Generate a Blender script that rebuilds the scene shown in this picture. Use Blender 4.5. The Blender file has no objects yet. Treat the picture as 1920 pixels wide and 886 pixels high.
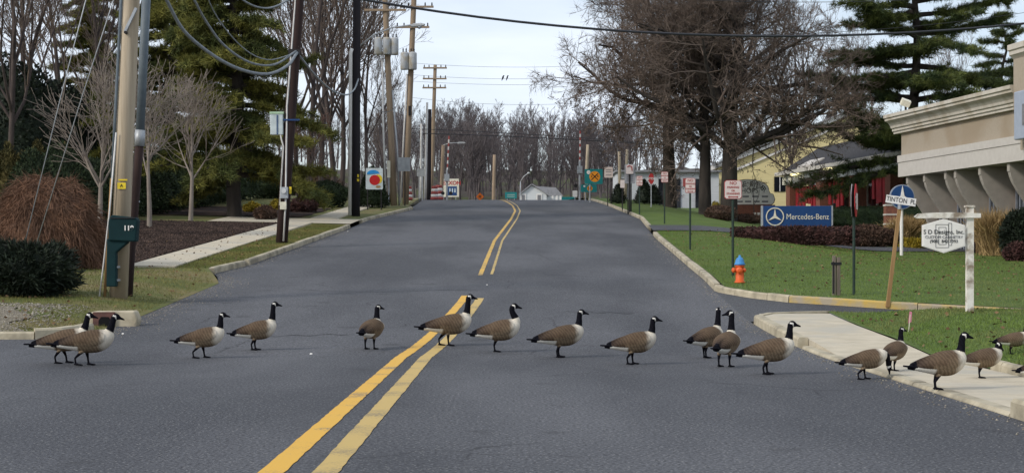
import bpy, bmesh, math, random
import numpy as np
from mathutils import Vector, Matrix
from mathutils.bvhtree import BVHTree

scene = bpy.context.scene
COL = scene.collection
R_ = math.radians

# ------------------------------------------------------------------ camera, sky, sun, exposure
F, CX, HY, EYE = 3000.0, 960.0, 485.0, 1.3       # focal length in photo pixels, principal column, horizon row, eye height
cam_data = bpy.data.cameras.new("camera")
cam = bpy.data.objects.new("camera", cam_data); COL.objects.link(cam)
cam.location = (0, 0, EYE); cam.rotation_euler = (R_(90), 0, 0)
cam_data.sensor_width = 36.0; cam_data.lens = 36.0 * F / 1920.0
cam_data.shift_y = 42.0 / 1920.0
cam_data.clip_start = 0.1; cam_data.clip_end = 3000
scene.camera = cam

SUN_EL, SUN_AZ = 34.0, -122.0    # azimuth clockwise from +Y (the street's direction): a veiled sun to the left, a little behind the camera
world = bpy.data.worlds.new("World"); scene.world = world; world.use_nodes = True
wn, wl = world.node_tree.nodes, world.node_tree.links
wn.clear()
w_out = wn.new("ShaderNodeOutputWorld"); w_bg = wn.new("ShaderNodeBackground"); w_bg.inputs[1].default_value = 0.092
sky = wn.new("ShaderNodeTexSky"); sky.sky_type = 'NISHITA'; sky.sun_disc = False
sky.sun_elevation = R_(SUN_EL); sky.sun_rotation = R_(SUN_AZ); sky.air_density = 1.0; sky.dust_density = 1.5
w_tc = wn.new("ShaderNodeTexCoord"); w_map = wn.new("ShaderNodeMapping"); w_map.inputs['Scale'].default_value = (2.2, 2.2, 9.0)
w_noise = wn.new("ShaderNodeTexNoise"); w_noise.inputs['Scale'].default_value = 1.3; w_noise.inputs['Detail'].default_value = 7
w_ramp = wn.new("ShaderNodeValToRGB")
w_ramp.color_ramp.elements[0].position = 0.34; w_ramp.color_ramp.elements[0].color = (.35, .35, .35, 1)
w_ramp.color_ramp.elements[1].position = 0.62; w_ramp.color_ramp.elements[1].color = (.97, .97, .97, 1)
w_mix = wn.new("ShaderNodeMixRGB"); w_mix.inputs[2].default_value = (7.3, 7.9, 8.9, 1)
wl.new(w_tc.outputs['Generated'], w_map.inputs[0]); wl.new(w_map.outputs[0], w_noise.inputs['Vector'])
wl.new(w_noise.outputs[0], w_ramp.inputs[0]); wl.new(w_ramp.outputs[0], w_mix.inputs[0])
wl.new(sky.outputs[0], w_mix.inputs[1]); wl.new(w_mix.outputs[0], w_bg.inputs[0]); wl.new(w_bg.outputs[0], w_out.inputs[0])

sun_data = bpy.data.lights.new("sun", 'SUN'); sun_data.energy = 1.5; sun_data.angle = R_(10); sun_data.color = (1.0, .94, .86)
sun = bpy.data.objects.new("sun", sun_data); COL.objects.link(sun)
_az, _el = R_(SUN_AZ), R_(SUN_EL)
sun_vec = Vector((math.sin(_az) * math.cos(_el), math.cos(_az) * math.cos(_el), math.sin(_el)))
sun.rotation_euler = sun_vec.to_track_quat('Z', 'Y').to_euler()

scene.view_settings.view_transform = 'Standard'; scene.view_settings.look = 'None'
scene.view_settings.gamma = 1.0; scene.view_settings.use_curve_mapping = False
scene.view_settings.exposure = 0.56
scene.cycles.max_bounces = 6; scene.cycles.transparent_max_bounces = 6

# ------------------------------------------------------------------ materials
def new_mat(name):
    m = bpy.data.materials.new(name); m.use_nodes = True
    nt = m.node_tree; b = nt.nodes["Principled BSDF"]
    return m, nt.nodes, nt.links, b

def MAT(name, col, col2=None, rough=.8, scale=6.0, detail=6.0, bump=0.0, bscale=None, spec=.3, metal=0.0, stretch=(1, 1, 1),
        lo=.35, hi=.65, island=0.0, col3=None, scale3=1.0, emit=None):
    """Two-tone noise material; island: brightness variation per loose piece; col3: a second, larger-scaled tone."""
    m, n, l, b = new_mat(name)
    b.inputs['Roughness'].default_value = rough; b.inputs['Specular IOR Level'].default_value = spec
    b.inputs['Metallic'].default_value = metal
    tc = n.new("ShaderNodeTexCoord"); mp = n.new("ShaderNodeMapping"); mp.inputs['Scale'].default_value = stretch
    l.new(tc.outputs['Object'], mp.inputs[0])
    c2 = col2 or tuple(c * .78 for c in col)
    nz = n.new("ShaderNodeTexNoise"); nz.inputs['Scale'].default_value = scale; nz.inputs['Detail'].default_value = detail
    l.new(mp.outputs[0], nz.inputs['Vector'])
    rp = n.new("ShaderNodeValToRGB"); rp.color_ramp.elements[0].position = lo; rp.color_ramp.elements[1].position = hi
    rp.color_ramp.elements[0].color = (*col, 1); rp.color_ramp.elements[1].color = (*c2, 1)
    l.new(nz.outputs[0], rp.inputs[0]); out = rp.outputs[0]
    if col3:
        n3 = n.new("ShaderNodeTexNoise"); n3.inputs['Scale'].default_value = scale3; n3.inputs['Detail'].default_value = 4
        l.new(mp.outputs[0], n3.inputs['Vector'])
        r3 = n.new("ShaderNodeValToRGB"); r3.color_ramp.elements[0].position = .48; r3.color_ramp.elements[1].position = .62
        l.new(n3.outputs[0], r3.inputs[0])
        mx = n.new("ShaderNodeMixRGB"); mx.inputs[2].default_value = (*col3, 1)
        l.new(r3.outputs[0], mx.inputs[0]); l.new(out, mx.inputs[1]); out = mx.outputs[0]
    if island:
        g = n.new("ShaderNodeNewGeometry"); mr = n.new("ShaderNodeMapRange")
        mr.inputs[3].default_value = 1 - island; mr.inputs[4].default_value = 1 + island
        l.new(g.outputs['Random Per Island'], mr.inputs[0])
        hs = n.new("ShaderNodeHueSaturation"); l.new(mr.outputs[0], hs.inputs['Value']); l.new(out, hs.inputs['Color']); out = hs.outputs[0]
    l.new(out, b.inputs['Base Color'])
    if bump:
        nb = n.new("ShaderNodeTexNoise"); nb.inputs['Scale'].default_value = bscale or scale * 4; nb.inputs['Detail'].default_value = 5
        l.new(mp.outputs[0], nb.inputs['Vector'])
        bp = n.new("ShaderNodeBump"); bp.inputs['Strength'].default_value = bump; bp.inputs['Distance'].default_value = .02
        l.new(nb.outputs[0], bp.inputs['Height']); l.new(bp.outputs[0], b.inputs['Normal'])
    if emit:
        b.inputs['Emission Color'].default_value = (*emit[0], 1); b.inputs['Emission Strength'].default_value = emit[1]
    return m

def asphalt_mat(name, base, patch):
    m, n, l, b = new_mat(name)
    b.inputs['Roughness'].default_value = .8; b.inputs['Specular IOR Level'].default_value = .2
    tc = n.new("ShaderNodeTexCoord")
    def noise(scale, detail, stretch=None):
        z = n.new("ShaderNodeTexNoise"); z.inputs['Scale'].default_value = scale; z.inputs['Detail'].default_value = detail
        if stretch:
            mp = n.new("ShaderNodeMapping"); mp.inputs['Scale'].default_value = stretch
            l.new(tc.outputs['Object'], mp.inputs[0]); l.new(mp.outputs[0], z.inputs['Vector'])
        else: l.new(tc.outputs['Object'], z.inputs['Vector'])
        return z.outputs[0]
    def ramp(src, p0, p1, c0, c1):
        r = n.new("ShaderNodeValToRGB"); r.color_ramp.elements[0].position = p0; r.color_ramp.elements[1].position = p1
        r.color_ramp.elements[0].color = (*c0, 1); r.color_ramp.elements[1].color = (*c1, 1)
        l.new(src, r.inputs[0]); return r.outputs[0]
    def mix(mode, f, a, c):
        x = n.new("ShaderNodeMixRGB"); x.blend_type = mode
        if isinstance(f, float): x.inputs[0].default_value = f
        else: l.new(f, x.inputs[0])
        l.new(a, x.inputs[1])
        if isinstance(c, tuple): x.inputs[2].default_value = (*c, 1)
        else: l.new(c, x.inputs[2])
        return x.outputs[0]
    col = ramp(noise(.22, 6, (1.6, .5, 1)), .40, .60, base, patch)                 # wide tonal patches, drawn out along the lanes
    wheel = ramp(noise(.9, 3, (1.0, .05, 1)), .45, .7, (1, 1, 1), (.82, .82, .83)) # tyre-worn streaks
    col = mix('MULTIPLY', .6, col, wheel)
    col = mix('MULTIPLY', .85, col, ramp(noise(38, 3), .38, .62, (.5, .5, .51), (1.5, 1.5, 1.5)))   # aggregate
    vor = n.new("ShaderNodeTexVoronoi"); vor.inputs['Scale'].default_value = 26
    l.new(tc.outputs['Object'], vor.inputs['Vector'])
    col = mix('MIX', ramp(vor.outputs['Distance'], .12, .22, (.8, .8, .8), (0, 0, 0)), col, (.27, .265, .25))     # pale stones
    # fine cracks, open only in places
    wp = n.new("ShaderNodeTexNoise"); wp.inputs['Scale'].default_value = 1.1; wp.inputs['Detail'].default_value = 5; l.new(tc.outputs['Object'], wp.inputs['Vector'])
    av = n.new("ShaderNodeMixRGB"); av.inputs[0].default_value = .35; l.new(tc.outputs['Object'], av.inputs[1]); l.new(wp.outputs['Color'], av.inputs[2])
    ck = n.new("ShaderNodeTexVoronoi"); ck.feature = 'DISTANCE_TO_EDGE'; ck.inputs['Scale'].default_value = .42; l.new(av.outputs[0], ck.inputs['Vector'])
    line = ramp(ck.outputs['Distance'], .0, .006, (1, 1, 1), (0, 0, 0)); opn = ramp(noise(.35, 3), .50, .60, (0, 0, 0), (.75, .75, .75))
    mm = n.new("ShaderNodeMath"); mm.operation = 'MULTIPLY'; l.new(line, mm.inputs[0]); l.new(opn, mm.inputs[1])
    col = mix('MIX', mm.outputs[0], col, (.022, .022, .024))
    spots = ramp(noise(1.3, 2), .66, .74, (0, 0, 0), (.45, .45, .45)); col = mix('MIX', spots, col, (.04, .04, .042))      # oil stains
    l.new(col, b.inputs['Base Color'])
    bp = n.new("ShaderNodeBump"); bp.inputs['Strength'].default_value = .6; bp.inputs['Distance'].default_value = .012
    l.new(noise(60, 4), bp.inputs['Height']); l.new(bp.outputs[0], b.inputs['Normal'])
    return m

def paint_mat(name, col, under, wear):
    """road paint with worn-through spots of the asphalt underneath"""
    m, n, l, b = new_mat(name); b.inputs['Roughness'].default_value = .65
    tc = n.new("ShaderNodeTexCoord")
    a = n.new("ShaderNodeTexNoise"); a.inputs['Scale'].default_value = 45; a.inputs['Detail'].default_value = 6; a.inputs['Roughness'].default_value = .7
    c = n.new("ShaderNodeTexNoise"); c.inputs['Scale'].default_value = 1.6; c.inputs['Detail'].default_value = 4
    l.new(tc.outputs['Object'], a.inputs[0]); l.new(tc.outputs['Object'], c.inputs[0])
    mu = n.new("ShaderNodeMath"); mu.operation = 'ADD'; l.new(a.outputs[0], mu.inputs[0]); l.new(c.outputs[0], mu.inputs[1])
    r = n.new("ShaderNodeValToRGB"); r.color_ramp.elements[0].position = (1.22 - wear) / 2; r.color_ramp.elements[1].position = (1.42 - wear) / 2
    hv = n.new("ShaderNodeMath"); hv.operation = 'MULTIPLY'; hv.inputs[1].default_value = .5
    l.new(mu.outputs[0], hv.inputs[0]); l.new(hv.outputs[0], r.inputs[0])
    x = n.new("ShaderNodeMixRGB"); x.inputs[1].default_value = (*col, 1); x.inputs[2].default_value = (*under, 1)
    l.new(r.outputs[0], x.inputs[0]); l.new(x.outputs[0], b.inputs['Base Color'])
    return m

m_asphalt = asphalt_mat("asphalt", (.064, .0655, .071), (.100, .101, .107))
m_asphalt2 = asphalt_mat("side_asphalt", (.052, .053, .057), (.075, .076, .08))
m_yellow = paint_mat("yellow_paint", (.66, .37, .035), (.13, .12, .10), .12)
m_yellow_worn = paint_mat("worn_yellow_paint", (.50, .345, .10), (.22, .17, .085), .2)
m_yellow_far = paint_mat("faded_yellow_paint", (.60, .36, .05), (.20, .15, .08), .2)
m_conc = MAT("concrete", (.53, .465, .35), (.44, .385, .285), rough=.9, scale=3, bump=.3, bscale=40, col3=(.42, .385, .31), scale3=.7)
m_kerb = MAT("kerb_concrete", (.48, .425, .31), (.35, .305, .215), rough=.9, scale=4, bump=.4, bscale=30, col3=(.25, .22, .16), scale3=1.8)
m_kerb_y = MAT("kerb_yellow", (.45, .31, .08), (.36, .29, .15), rough=.85, scale=5, bump=.4, bscale=30, col3=(.33, .28, .2), scale3=2.2)
m_lawn = MAT("lawn_soil_and_turf", (.088, .132, .022), (.064, .102, .018), rough=.95, scale=1.2, bump=.7, bscale=60, col3=(.085, .125, .027), scale3=.45)
m_verge = MAT("verge_turf", (.125, .125, .035), (.085, .105, .026), rough=.95, scale=1.6, bump=.7, bscale=50, col3=(.17, .14, .06), scale3=.6)
m_mulch = MAT("mulch", (.046, .036, .034), (.022, .017, .016), rough=1, spec=.05, scale=5, bump=1, bscale=14, lo=.42, hi=.58, col3=(.075, .050, .038), scale3=.7)
m_gravel = MAT("gravel", (.23, .195, .145), (.11, .095, .065), rough=1, scale=22, bump=1, bscale=40, col3=(.2, .165, .085), scale3=.8)
m_litter = MAT("leaf_litter", (.085, .07, .055), (.055, .046, .04), rough=1, scale=.8, bump=.5, bscale=6, col3=(.07, .08, .03), scale3=.06)
m_bark_pale = MAT("pale_bark", (.27, .23, .19), (.19, .155, .13), scale=5, stretch=(1, 1, .3), bump=.4, bscale=18, rough=.9)
m_bark = MAT("grey_brown_bark", (.090, .070, .062), (.055, .043, .04), scale=4, stretch=(1, 1, .25), bump=.6, bscale=14, rough=.95)
m_bark_dk = MAT("dark_bark", (.060, .050, .042), (.036, .03, .026), scale=4, stretch=(1, 1, .25), bump=.7, bscale=12, rough=.95)
m_twig = MAT("brown_twigs", (.165, .125, .10), (.115, .088, .072), scale=1.2, rough=.95, island=.25)
m_twig_far = MAT("far_twigs", (.135, .115, .113), (.10, .086, .088), scale=.2, rough=1, island=.3)
m_twig_red = MAT("reddish_twigs", (.17, .095, .075), (.13, .09, .07), scale=1, rough=.95, island=.25)
m_oakleaf = MAT("withered_oak_leaves", (.145, .105, .078), (.10, .076, .06), scale=.8, rough=.95, island=.4)
m_pine = MAT("pine_needles", (.115, .135, .032), (.045, .068, .022), scale=.9, rough=.75, island=.45, lo=.4, hi=.6)
m_spruce = MAT("olive_evergreen", (.185, .175, .036), (.068, .084, .022), scale=.75, rough=.8, island=.45, lo=.42, hi=.6)
m_hedge = MAT("dark_arborvitae", (.026, .042, .014), (.014, .024, .010), scale=2.2, rough=.85, island=.4)
m_hedge_o = MAT("bronzed_arborvitae", (.085, .066, .018), (.045, .045, .014), scale=1.6, rough=.85, island=.4)
m_yew = MAT("yew_green", (.018, .028, .014), (.009, .015, .009), scale=3, rough=.7, island=.5)
m_weep = MAT("russet_weeping_twigs", (.20, .105, .062), (.12, .068, .045), scale=1.5, rough=.95, island=.35)
m_redhedge = MAT("maroon_hedge", (.075, .032, .028), (.045, .024, .02), scale=3, rough=.9, island=.4)
m_brownhedge = MAT("brown_shrub", (.105, .06, .04), (.065, .042, .03), scale=3, rough=.9, island=.35)
m_yellowbush = MAT("golden_shrub", (.30, .22, .018), (.17, .14, .015), scale=4, rough=.85, island=.35)
m_straw = MAT("straw_grass", (.40, .28, .13), (.29, .2, .09), scale=3, rough=.9, island=.3)
m_blade = MAT("grass_blade", (.125, .185, .034), (.082, .135, .024), scale=.5, rough=.8, col3=(.15, .17, .05), scale3=.5, island=.4)
m_blade_dry = MAT("dry_grass_blade", (.19, .165, .05), (.10, .125, .03), scale=.7, rough=.85, island=.4)
m_polewood = MAT("weathered_pole_wood", (.50, .42, .31), (.38, .31, .22), scale=6, stretch=(2, 2, .12), bump=.5, bscale=10, rough=.9, col3=(.30, .24, .165), scale3=1.2)
m_poletan = MAT("tan_pole_wood", (.34, .255, .175), (.25, .185, .125), scale=6, stretch=(2, 2, .12), bump=.5, bscale=10, rough=.9)
m_poledark = MAT("creosoted_pole", (.040, .021, .018), (.024, .014, .013), scale=6, stretch=(2, 2, .12), bump=.4, bscale=10, rough=.8)
m_poleblack = MAT("black_pole", (.014, .012, .016), (.02, .016, .018), scale=6, stretch=(2, 2, .12), bump=.3, rough=.8)
m_galv = MAT("galvanised_steel", (.42, .44, .45), (.34, .36, .38), rough=.5, metal=.4, scale=8)
m_conduit = MAT("grey_conduit", (.13, .16, .18), (.10, .125, .145), rough=.55, scale=5)
m_whitepipe = MAT("white_conduit", (.66, .65, .62), (.55, .53, .5), rough=.5, scale=5)
m_can = MAT("transformer_grey", (.50, .52, .53), (.42, .43, .43), rough=.5, scale=3, col3=(.4, .36, .28), scale3=2)
m_cable = MAT("black_cable", (.035, .037, .042), rough=.5, scale=4)
m_cable_gr = MAT("grey_cable", (.23, .25, .27), (.17, .19, .2), rough=.5, scale=9)
m_greenpost = MAT("dark_green_post", (.022, .042, .030), (.014, .026, .02), rough=.6, scale=10)
m_darkpost = MAT("dark_post", (.022, .02, .02), rough=.7, scale=10)
m_white = MAT("white_paint", (.78, .76, .72), (.70, .67, .62), rough=.6, scale=6)
m_peel = MAT("peeling_white_paint", (.74, .71, .65), (.62, .58, .5), rough=.8, scale=9, col3=(.25, .2, .15), scale3=5, bump=.3)
m_signback = MAT("sign_back", (.36, .37, .37), (.27, .28, .28), rough=.5, scale=4)
m_pinkwhite = MAT("faded_sign_white", (.66, .57, .52), (.6, .5, .46), rough=.6, scale=9)
m_red = MAT("sign_red", (.42, .028, .03), (.34, .024, .025), rough=.55, scale=8)
m_brickred = MAT("faded_red", (.40, .09, .08), rough=.7, scale=10)
m_black = MAT("black_print", (.015, .015, .016), rough=.6, scale=10)
m_grey = MAT("grey_print", (.20, .20, .21), rough=.7, scale=10)
m_blue = MAT("sign_blue", (.012, .055, .17), (.010, .045, .145), rough=.45, scale=3)
m_cream = MAT("cream_lettering", (.72, .68, .54), rough=.5, scale=8)
m_silver = MAT("silver_lettering", (.36, .40, .47), rough=.4, metal=.3, scale=8)
m_teal = MAT("teal_sign", (.015, .22, .22), (.013, .18, .18), rough=.5, scale=5)
m_orange = MAT("orange_sign", (.80, .30, .02), (.7, .26, .02), rough=.5, scale=6)
m_orange2 = MAT("road_work_orange", (.75, .17, .02), rough=.6, scale=6)
m_yellowtag = MAT("yellow_tag", (.75, .55, .03), rough=.6, scale=9)
m_mailbox = MAT("mailbox_green", (.007, .030, .033), (.006, .024, .027), rough=.75, spec=.15, scale=4)
m_hyd_o = MAT("hydrant_orange", (.72, .12, .025), (.6, .10, .02), rough=.5, scale=9, bump=.1)
m_hyd_b = MAT("hydrant_blue", (.06, .26, .55), (.05, .2, .44), rough=.5, scale=9, bump=.1)
m_beige = MAT("beige_stucco", (.37, .315, .245), (.34, .29, .225), rough=.95, scale=14, bump=.35, bscale=120, col3=(.31, .25, .18), scale3=.5)
m_offwhite = MAT("offwhite_stucco", (.50, .47, .43), (.46, .43, .39), rough=.95, scale=5, bump=.2, bscale=120)
m_cornice = MAT("cornice_stucco", (.54, .50, .43), (.48, .445, .38), rough=.9, scale=5, col3=(.40, .355, .28), scale3=.9, stretch=(1.5, 1.5, .5), bump=.15, bscale=100)
m_bracket = MAT("bracket_stucco", (.34, .31, .27), (.30, .275, .24), rough=.95, scale=4, bump=.25, bscale=90)
m_brick = MAT("red_brick", (.22, .085, .055), (.15, .062, .045), rough=.9, scale=10, bump=.4, bscale=30)
m_glass = MAT("dark_glass", (.012, .014, .018), rough=.08, spec=.5, scale=1)
m_mullion = MAT("grey_mullion", (.22, .24, .28), rough=.5, scale=6)
m_roof = MAT("dark_shingles", (.045, .043, .045), (.03, .029, .03), rough=.9, scale=8, bump=.5)
m_roofgrey = MAT("grey_shingles", (.30, .30, .31), (.24, .24, .25), rough=.9, scale=3, bump=.3)
m_siding = MAT("yellow_clapboard", (.70, .60, .31), (.65, .55, .28), rough=.8, scale=2, stretch=(.2, .2, 6), bump=.2, bscale=4)
m_housewhite = MAT("white_clapboard", (.62, .64, .64), (.55, .57, .57), rough=.8, scale=3, stretch=(.2, .2, 6))
m_redcloth = MAT("red_awning_cloth", (.30, .012, .018), (.19, .009, .014), rough=.8, scale=2)
m_lamp = MAT("lit_lamp", (.8, .75, .5), rough=.4, emit=((1.0, .88, .45), 1.2))
m_lamphead = MAT("lamp_head", (.62, .63, .62), rough=.5, scale=6)
m_stake = MAT("raw_stake_wood", (.34, .21, .09), (.26, .155, .065), rough=.9, scale=6, stretch=(2, 2, .2))
m_oldwood = MAT("grey_old_wood", (.19, .155, .12), (.12, .10, .08), rough=.95, scale=6, stretch=(2, 2, .2), bump=.4)
m_pink = MAT("pink_flag", (.62, .22, .30), rough=.7, scale=6)
m_rust = MAT("rusty_iron", (.13, .06, .05), (.085, .045, .04), rough=.8, scale=8)
m_void = MAT("inlet_opening", (.006, .006, .007), rough=1, scale=4)
m_applered = MAT("painted_red", (.50, .015, .015), rough=.5, scale=8)
m_appleblue = MAT("painted_blue", (.03, .28, .62), rough=.5, scale=8)
m_skyboard = MAT("pale_board", (.55, .62, .62), rough=.6, scale=4)

# ------------------------------------------------------------------ object helpers
def tag(o, label=None, cat=None, group=None, kind=None):
    if label: o["label"] = label
    if cat: o["category"] = cat
    if group: o["group"] = group
    if kind: o["kind"] = kind
    return o

def thing(name, loc=(0, 0, 0), label=None, cat=None, group=None, kind=None, rotz=0.0):
    o = bpy.data.objects.new(name, None); COL.objects.link(o)
    o.empty_display_size = .2; o.location = loc; o.rotation_euler = (0, 0, rotz)
    return tag(o, label, cat, group, kind)

def mesh_np(name, V, Fc, mats, parent=None, smooth=False, mi=None):
    """V (N,3), Fc (M,k) arrays -> one mesh object; V in the parent's local coordinates"""
    V = np.asarray(V, dtype=np.float32); Fc = np.asarray(Fc, dtype=np.int32)
    me = bpy.data.meshes.new(name); k = Fc.shape[1]; M = len(Fc)
    me.vertices.add(len(V)); me.vertices.foreach_set("co", V.ravel())
    me.loops.add(M * k); me.loops.foreach_set("vertex_index", Fc.ravel())
    me.polygons.add(M); me.polygons.foreach_set("loop_start", np.arange(0, M * k, k, dtype=np.int32))
    me.polygons.foreach_set("loop_total", np.full(M, k, dtype=np.int32))
    if smooth: me.polygons.foreach_set("use_smooth", np.ones(M, dtype=bool))
    for m in (mats if isinstance(mats, (list, tuple)) else [mats]): me.materials.append(m)
    if mi is not None: me.polygons.foreach_set("material_index", np.asarray(mi, dtype=np.int32))
    me.update(); me.validate()
    return link(name, me, parent)

def link(name, me, parent=None):
    o = bpy.data.objects.new(name, me); COL.objects.link(o)
    if parent is not None: o.parent = parent
    return o

class MB:
    """collects simple solids, then builds them as one mesh object"""
    def __init__(s): s.v, s.f, s.m, s.cur = [], [], [], 0
    def mat(s, i): s.cur = i; return s
    def add(s, vs, fs):
        b = len(s.v); s.v += [tuple(v) for v in vs]; s.f += [tuple(b + i for i in f) for f in fs]; s.m += [s.cur] * len(fs); return s
    def box(s, c, d, rot=None):
        x, y, z = d[0] / 2, d[1] / 2, d[2] / 2
        vs = [Vector((a, b, e)) for a in (-x, x) for b in (-y, y) for e in (-z, z)]
        if rot is not None: vs = [rot @ v for v in vs]
        c = Vector(c); vs = [v + c for v in vs]
        return s.add(vs, [(0, 1, 3, 2), (4, 6, 7, 5), (0, 4, 5, 1), (2, 3, 7, 6), (0, 2, 6, 4), (1, 5, 7, 3)])
    def tube(s, pts, rs, n=10, caps=True):
        pts = [Vector(p) for p in pts]
        if not isinstance(rs, (list, tuple)): rs = [rs] * len(pts)
        rings, prev = [], None
        for i, p in enumerate(pts):
            d = (pts[min(i + 1, len(pts) - 1)] - pts[max(i - 1, 0)]).normalized()
            a = (prev - d * prev.dot(d)) if prev is not None else d.orthogonal()
            a.normalize(); prev = a; b = d.cross(a)
            rings.append([p + (a * math.cos(t) + b * math.sin(t)) * rs[i] for t in (2 * math.pi * j / n for j in range(n))])
        vs = [v for r in rings for v in r]; fs = []
        for i in range(len(pts) - 1):
            for j in range(n): fs.append((i * n + j, i * n + (j + 1) % n, (i + 1) * n + (j + 1) % n, (i + 1) * n + j))
        if caps: fs += [tuple(range(n))[::-1], tuple((len(pts) - 1) * n + j for j in range(n))]
        return s.add(vs, fs)
    def prism(s, poly, origin, ex, ey, depth):
        """extrude a 2D outline (ex, ey axes) along ex x ey by depth, centred"""
        o, ex, ey = Vector(origin), Vector(ex), Vector(ey); nn = ex.cross(ey).normalized() * (depth / 2); k = len(poly)
        vs = [o + ex * a + ey * b + nn for a, b in poly] + [o + ex * a + ey * b - nn for a, b in poly]
        fs = [tuple(range(k)), tuple(range(2 * k - 1, k - 1, -1))] + [(i, i + k, (i + 1) % k + k, (i + 1) % k) for i in range(k)]
        return s.add(vs, fs)
    def lathe(s, prof, c=(0, 0, 0), n=16):
        c = Vector(c); vs = []; fs = []
        for r, z in prof:
            vs += [c + Vector((r * math.cos(2 * math.pi * j / n), r * math.sin(2 * math.pi * j / n), z)) for j in range(n)]
        for i in range(len(prof) - 1):
            for j in range(n): fs.append((i * n + j, i * n + (j + 1) % n, (i + 1) * n + (j + 1) % n, (i + 1) * n + j))
        fs += [tuple(range(n))[::-1], tuple((len(prof) - 1) * n + j for j in range(n))]
        return s.add(vs, fs)
    def build(s, name, mats, parent=None, smooth=False, bevel=0.0):
        me = bpy.data.meshes.new(name); me.from_pydata(s.v, [], s.f)
        for m in (mats if isinstance(mats, (list, tuple)) else [mats]): me.materials.append(m)
        me.polygons.foreach_set("material_index", s.m)
        if smooth: me.polygons.foreach_set("use_smooth", [len(p.vertices) == 4 for p in me.polygons])
        me.update(); o = link(name, me, parent)
        if bevel:
            b = o.modifiers.new("bevel", 'BEVEL'); b.width = bevel; b.segments = 2; b.limit_method = 'ANGLE'
        return o

def text(name, body, size, mat, parent, loc, rot=(R_(90), 0, 0), xscale=1.0, bold=0.0):
    cu = bpy.data.curves.new(name, 'FONT'); cu.body = body; cu.size = size; cu.align_x = 'CENTER'; cu.align_y = 'CENTER'
    cu.extrude = .002; cu.offset = bold
    tmp = bpy.data.objects.new("lettering_curve", cu)
    me = bpy.data.meshes.new_from_object(tmp); bpy.data.objects.remove(tmp); bpy.data.curves.remove(cu)
    me.materials.clear(); me.materials.append(mat)
    o = link(name, me, parent); o.location = loc; o.rotation_euler = rot; o.scale = (xscale, 1, 1)
    return o

# ------------------------------------------------------------------ the lie of the land
def sstep(a, b, x): t = np.clip((x - a) / (b - a), 0, 1); return t * t * (3 - 2 * t)

_RY = np.array([-60.0] + list(np.arange(0, 620, 1.0)))
def _road_profile():
    z = [0.0]; cur = 0.0
    for i in range(1, len(_RY)):
        y = (_RY[i] + _RY[i - 1]) / 2
        if y < 20: s = 0
        elif y < 28: s = .062 * (y - 20) / 8
        elif y < 105: s = .062
        elif y < 125: s = .062 - .044 * (y - 105) / 20
        else: s = .018
        cur += s * (_RY[i] - _RY[i - 1]); z.append(cur)
    return np.array(z)
_RZ = _road_profile()
def RZ(Y): return np.interp(Y, _RY, _RZ)
def ER(Y): return np.interp(Y, [-60, 28, 34, 37, 42, 57, 75, 97, 111, 130, 200, 300, 460], [4.1, 4.1, 4.3, 4.45, 4.6, 5.1, 6.0, 5.8, 5.4, 4, -6, -28, -70])
def EL(Y): return np.interp(Y, [-60, 36, 38, 39.2, 42, 64, 73, 90, 92, 111, 130, 200, 300, 460], [-6.6, -6.6, -7.0, -7.3, -6.95, -6.6, -6.6, -5.5, -5.8, -6.2, -8, -17, -38, -80])
def XC(Y): return np.interp(Y, [-60, 21, 31.4, 38.7, 55, 75, 87, 97, 103, 111, 130, 200, 300], [-1.3, -1.3, -.83, -.62, -.46, .1, .32, .18, -.07, -.5, -1.9, -11, -32])
def YB(X): return np.interp(X, [4.1, 4.7, 5.4, 7, 9.3, 14, 30, 60], [27.6, 28.2, 28.1, 26.7, 25.5, 23.5, 17, 5])     # far edge of the near corner block
def YF(X): return np.interp(X, [4.3, 4.8, 5.4, 7, 9.3, 14, 30, 60], [34, 32.3, 31.3, 30.1, 29.2, 27.9, 23.5, 15])      # far kerb of the side street
def LR(Y): return np.interp(Y, [-60, 22, 29, 69, 110, 130, 300], [0, .02, .2, 1.8, 4.3, 5.3, 8.6])
def base(X, Y):
    """height of the paved surface / of the land without its kerb step"""
    u = X - ER(Y); s = sstep(1.5, 9, u)
    return RZ(Y) * (1 - s) + LR(Y) * s
def walk_z(Y): return np.interp(Y, [13.0, 13.3, 21, 23, 28], [.13, .03, .03, .12, .13])
def hill(X, Y): return np.clip(Y - 290, 0, 160) * .11
def hgt(X, Y):
    """height of what one would stand on"""
    X = np.asarray(X, float); Y = np.asarray(Y, float)
    er, el = ER(Y), EL(Y); u = X - er; w = el - X
    road = RZ(Y)
    ramp = sstep(1.4, 3.2, u)
    wz = walk_z(Y); near = np.where(u < 1.4, wz + RZ(Y), wz + .012 + (.118 - wz) * sstep(1.4, 2.4, u) + .06 * np.clip(Y - 19.5, 0, 5.8) * ramp + RZ(Y) * (1 - ramp))
    right = np.where(Y < YB(X), near, np.where(Y < YF(X), base(X, Y), base(X, Y) + .13))
    lk = sstep(36.5, 38.5, Y)
    left = road + lk * (.13 + .02 * np.minimum(w, 9)) + (1 - lk) * (.005 + (.14 + .02 * np.minimum(w, 9)) * sstep(0, 1.4, w))
    left = np.where(Y < 24.4, road, road + .09 * sstep(24.3, 24.5, Y) * (1 - sstep(24.5, 28, Y)) * sstep(.3, 1.5, w) + (left - road) * sstep(24.4, 28.5, Y))
    z = np.where(u > 0, right, np.where(w > 0, left, road))
    return z + hill(X, Y)

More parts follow.
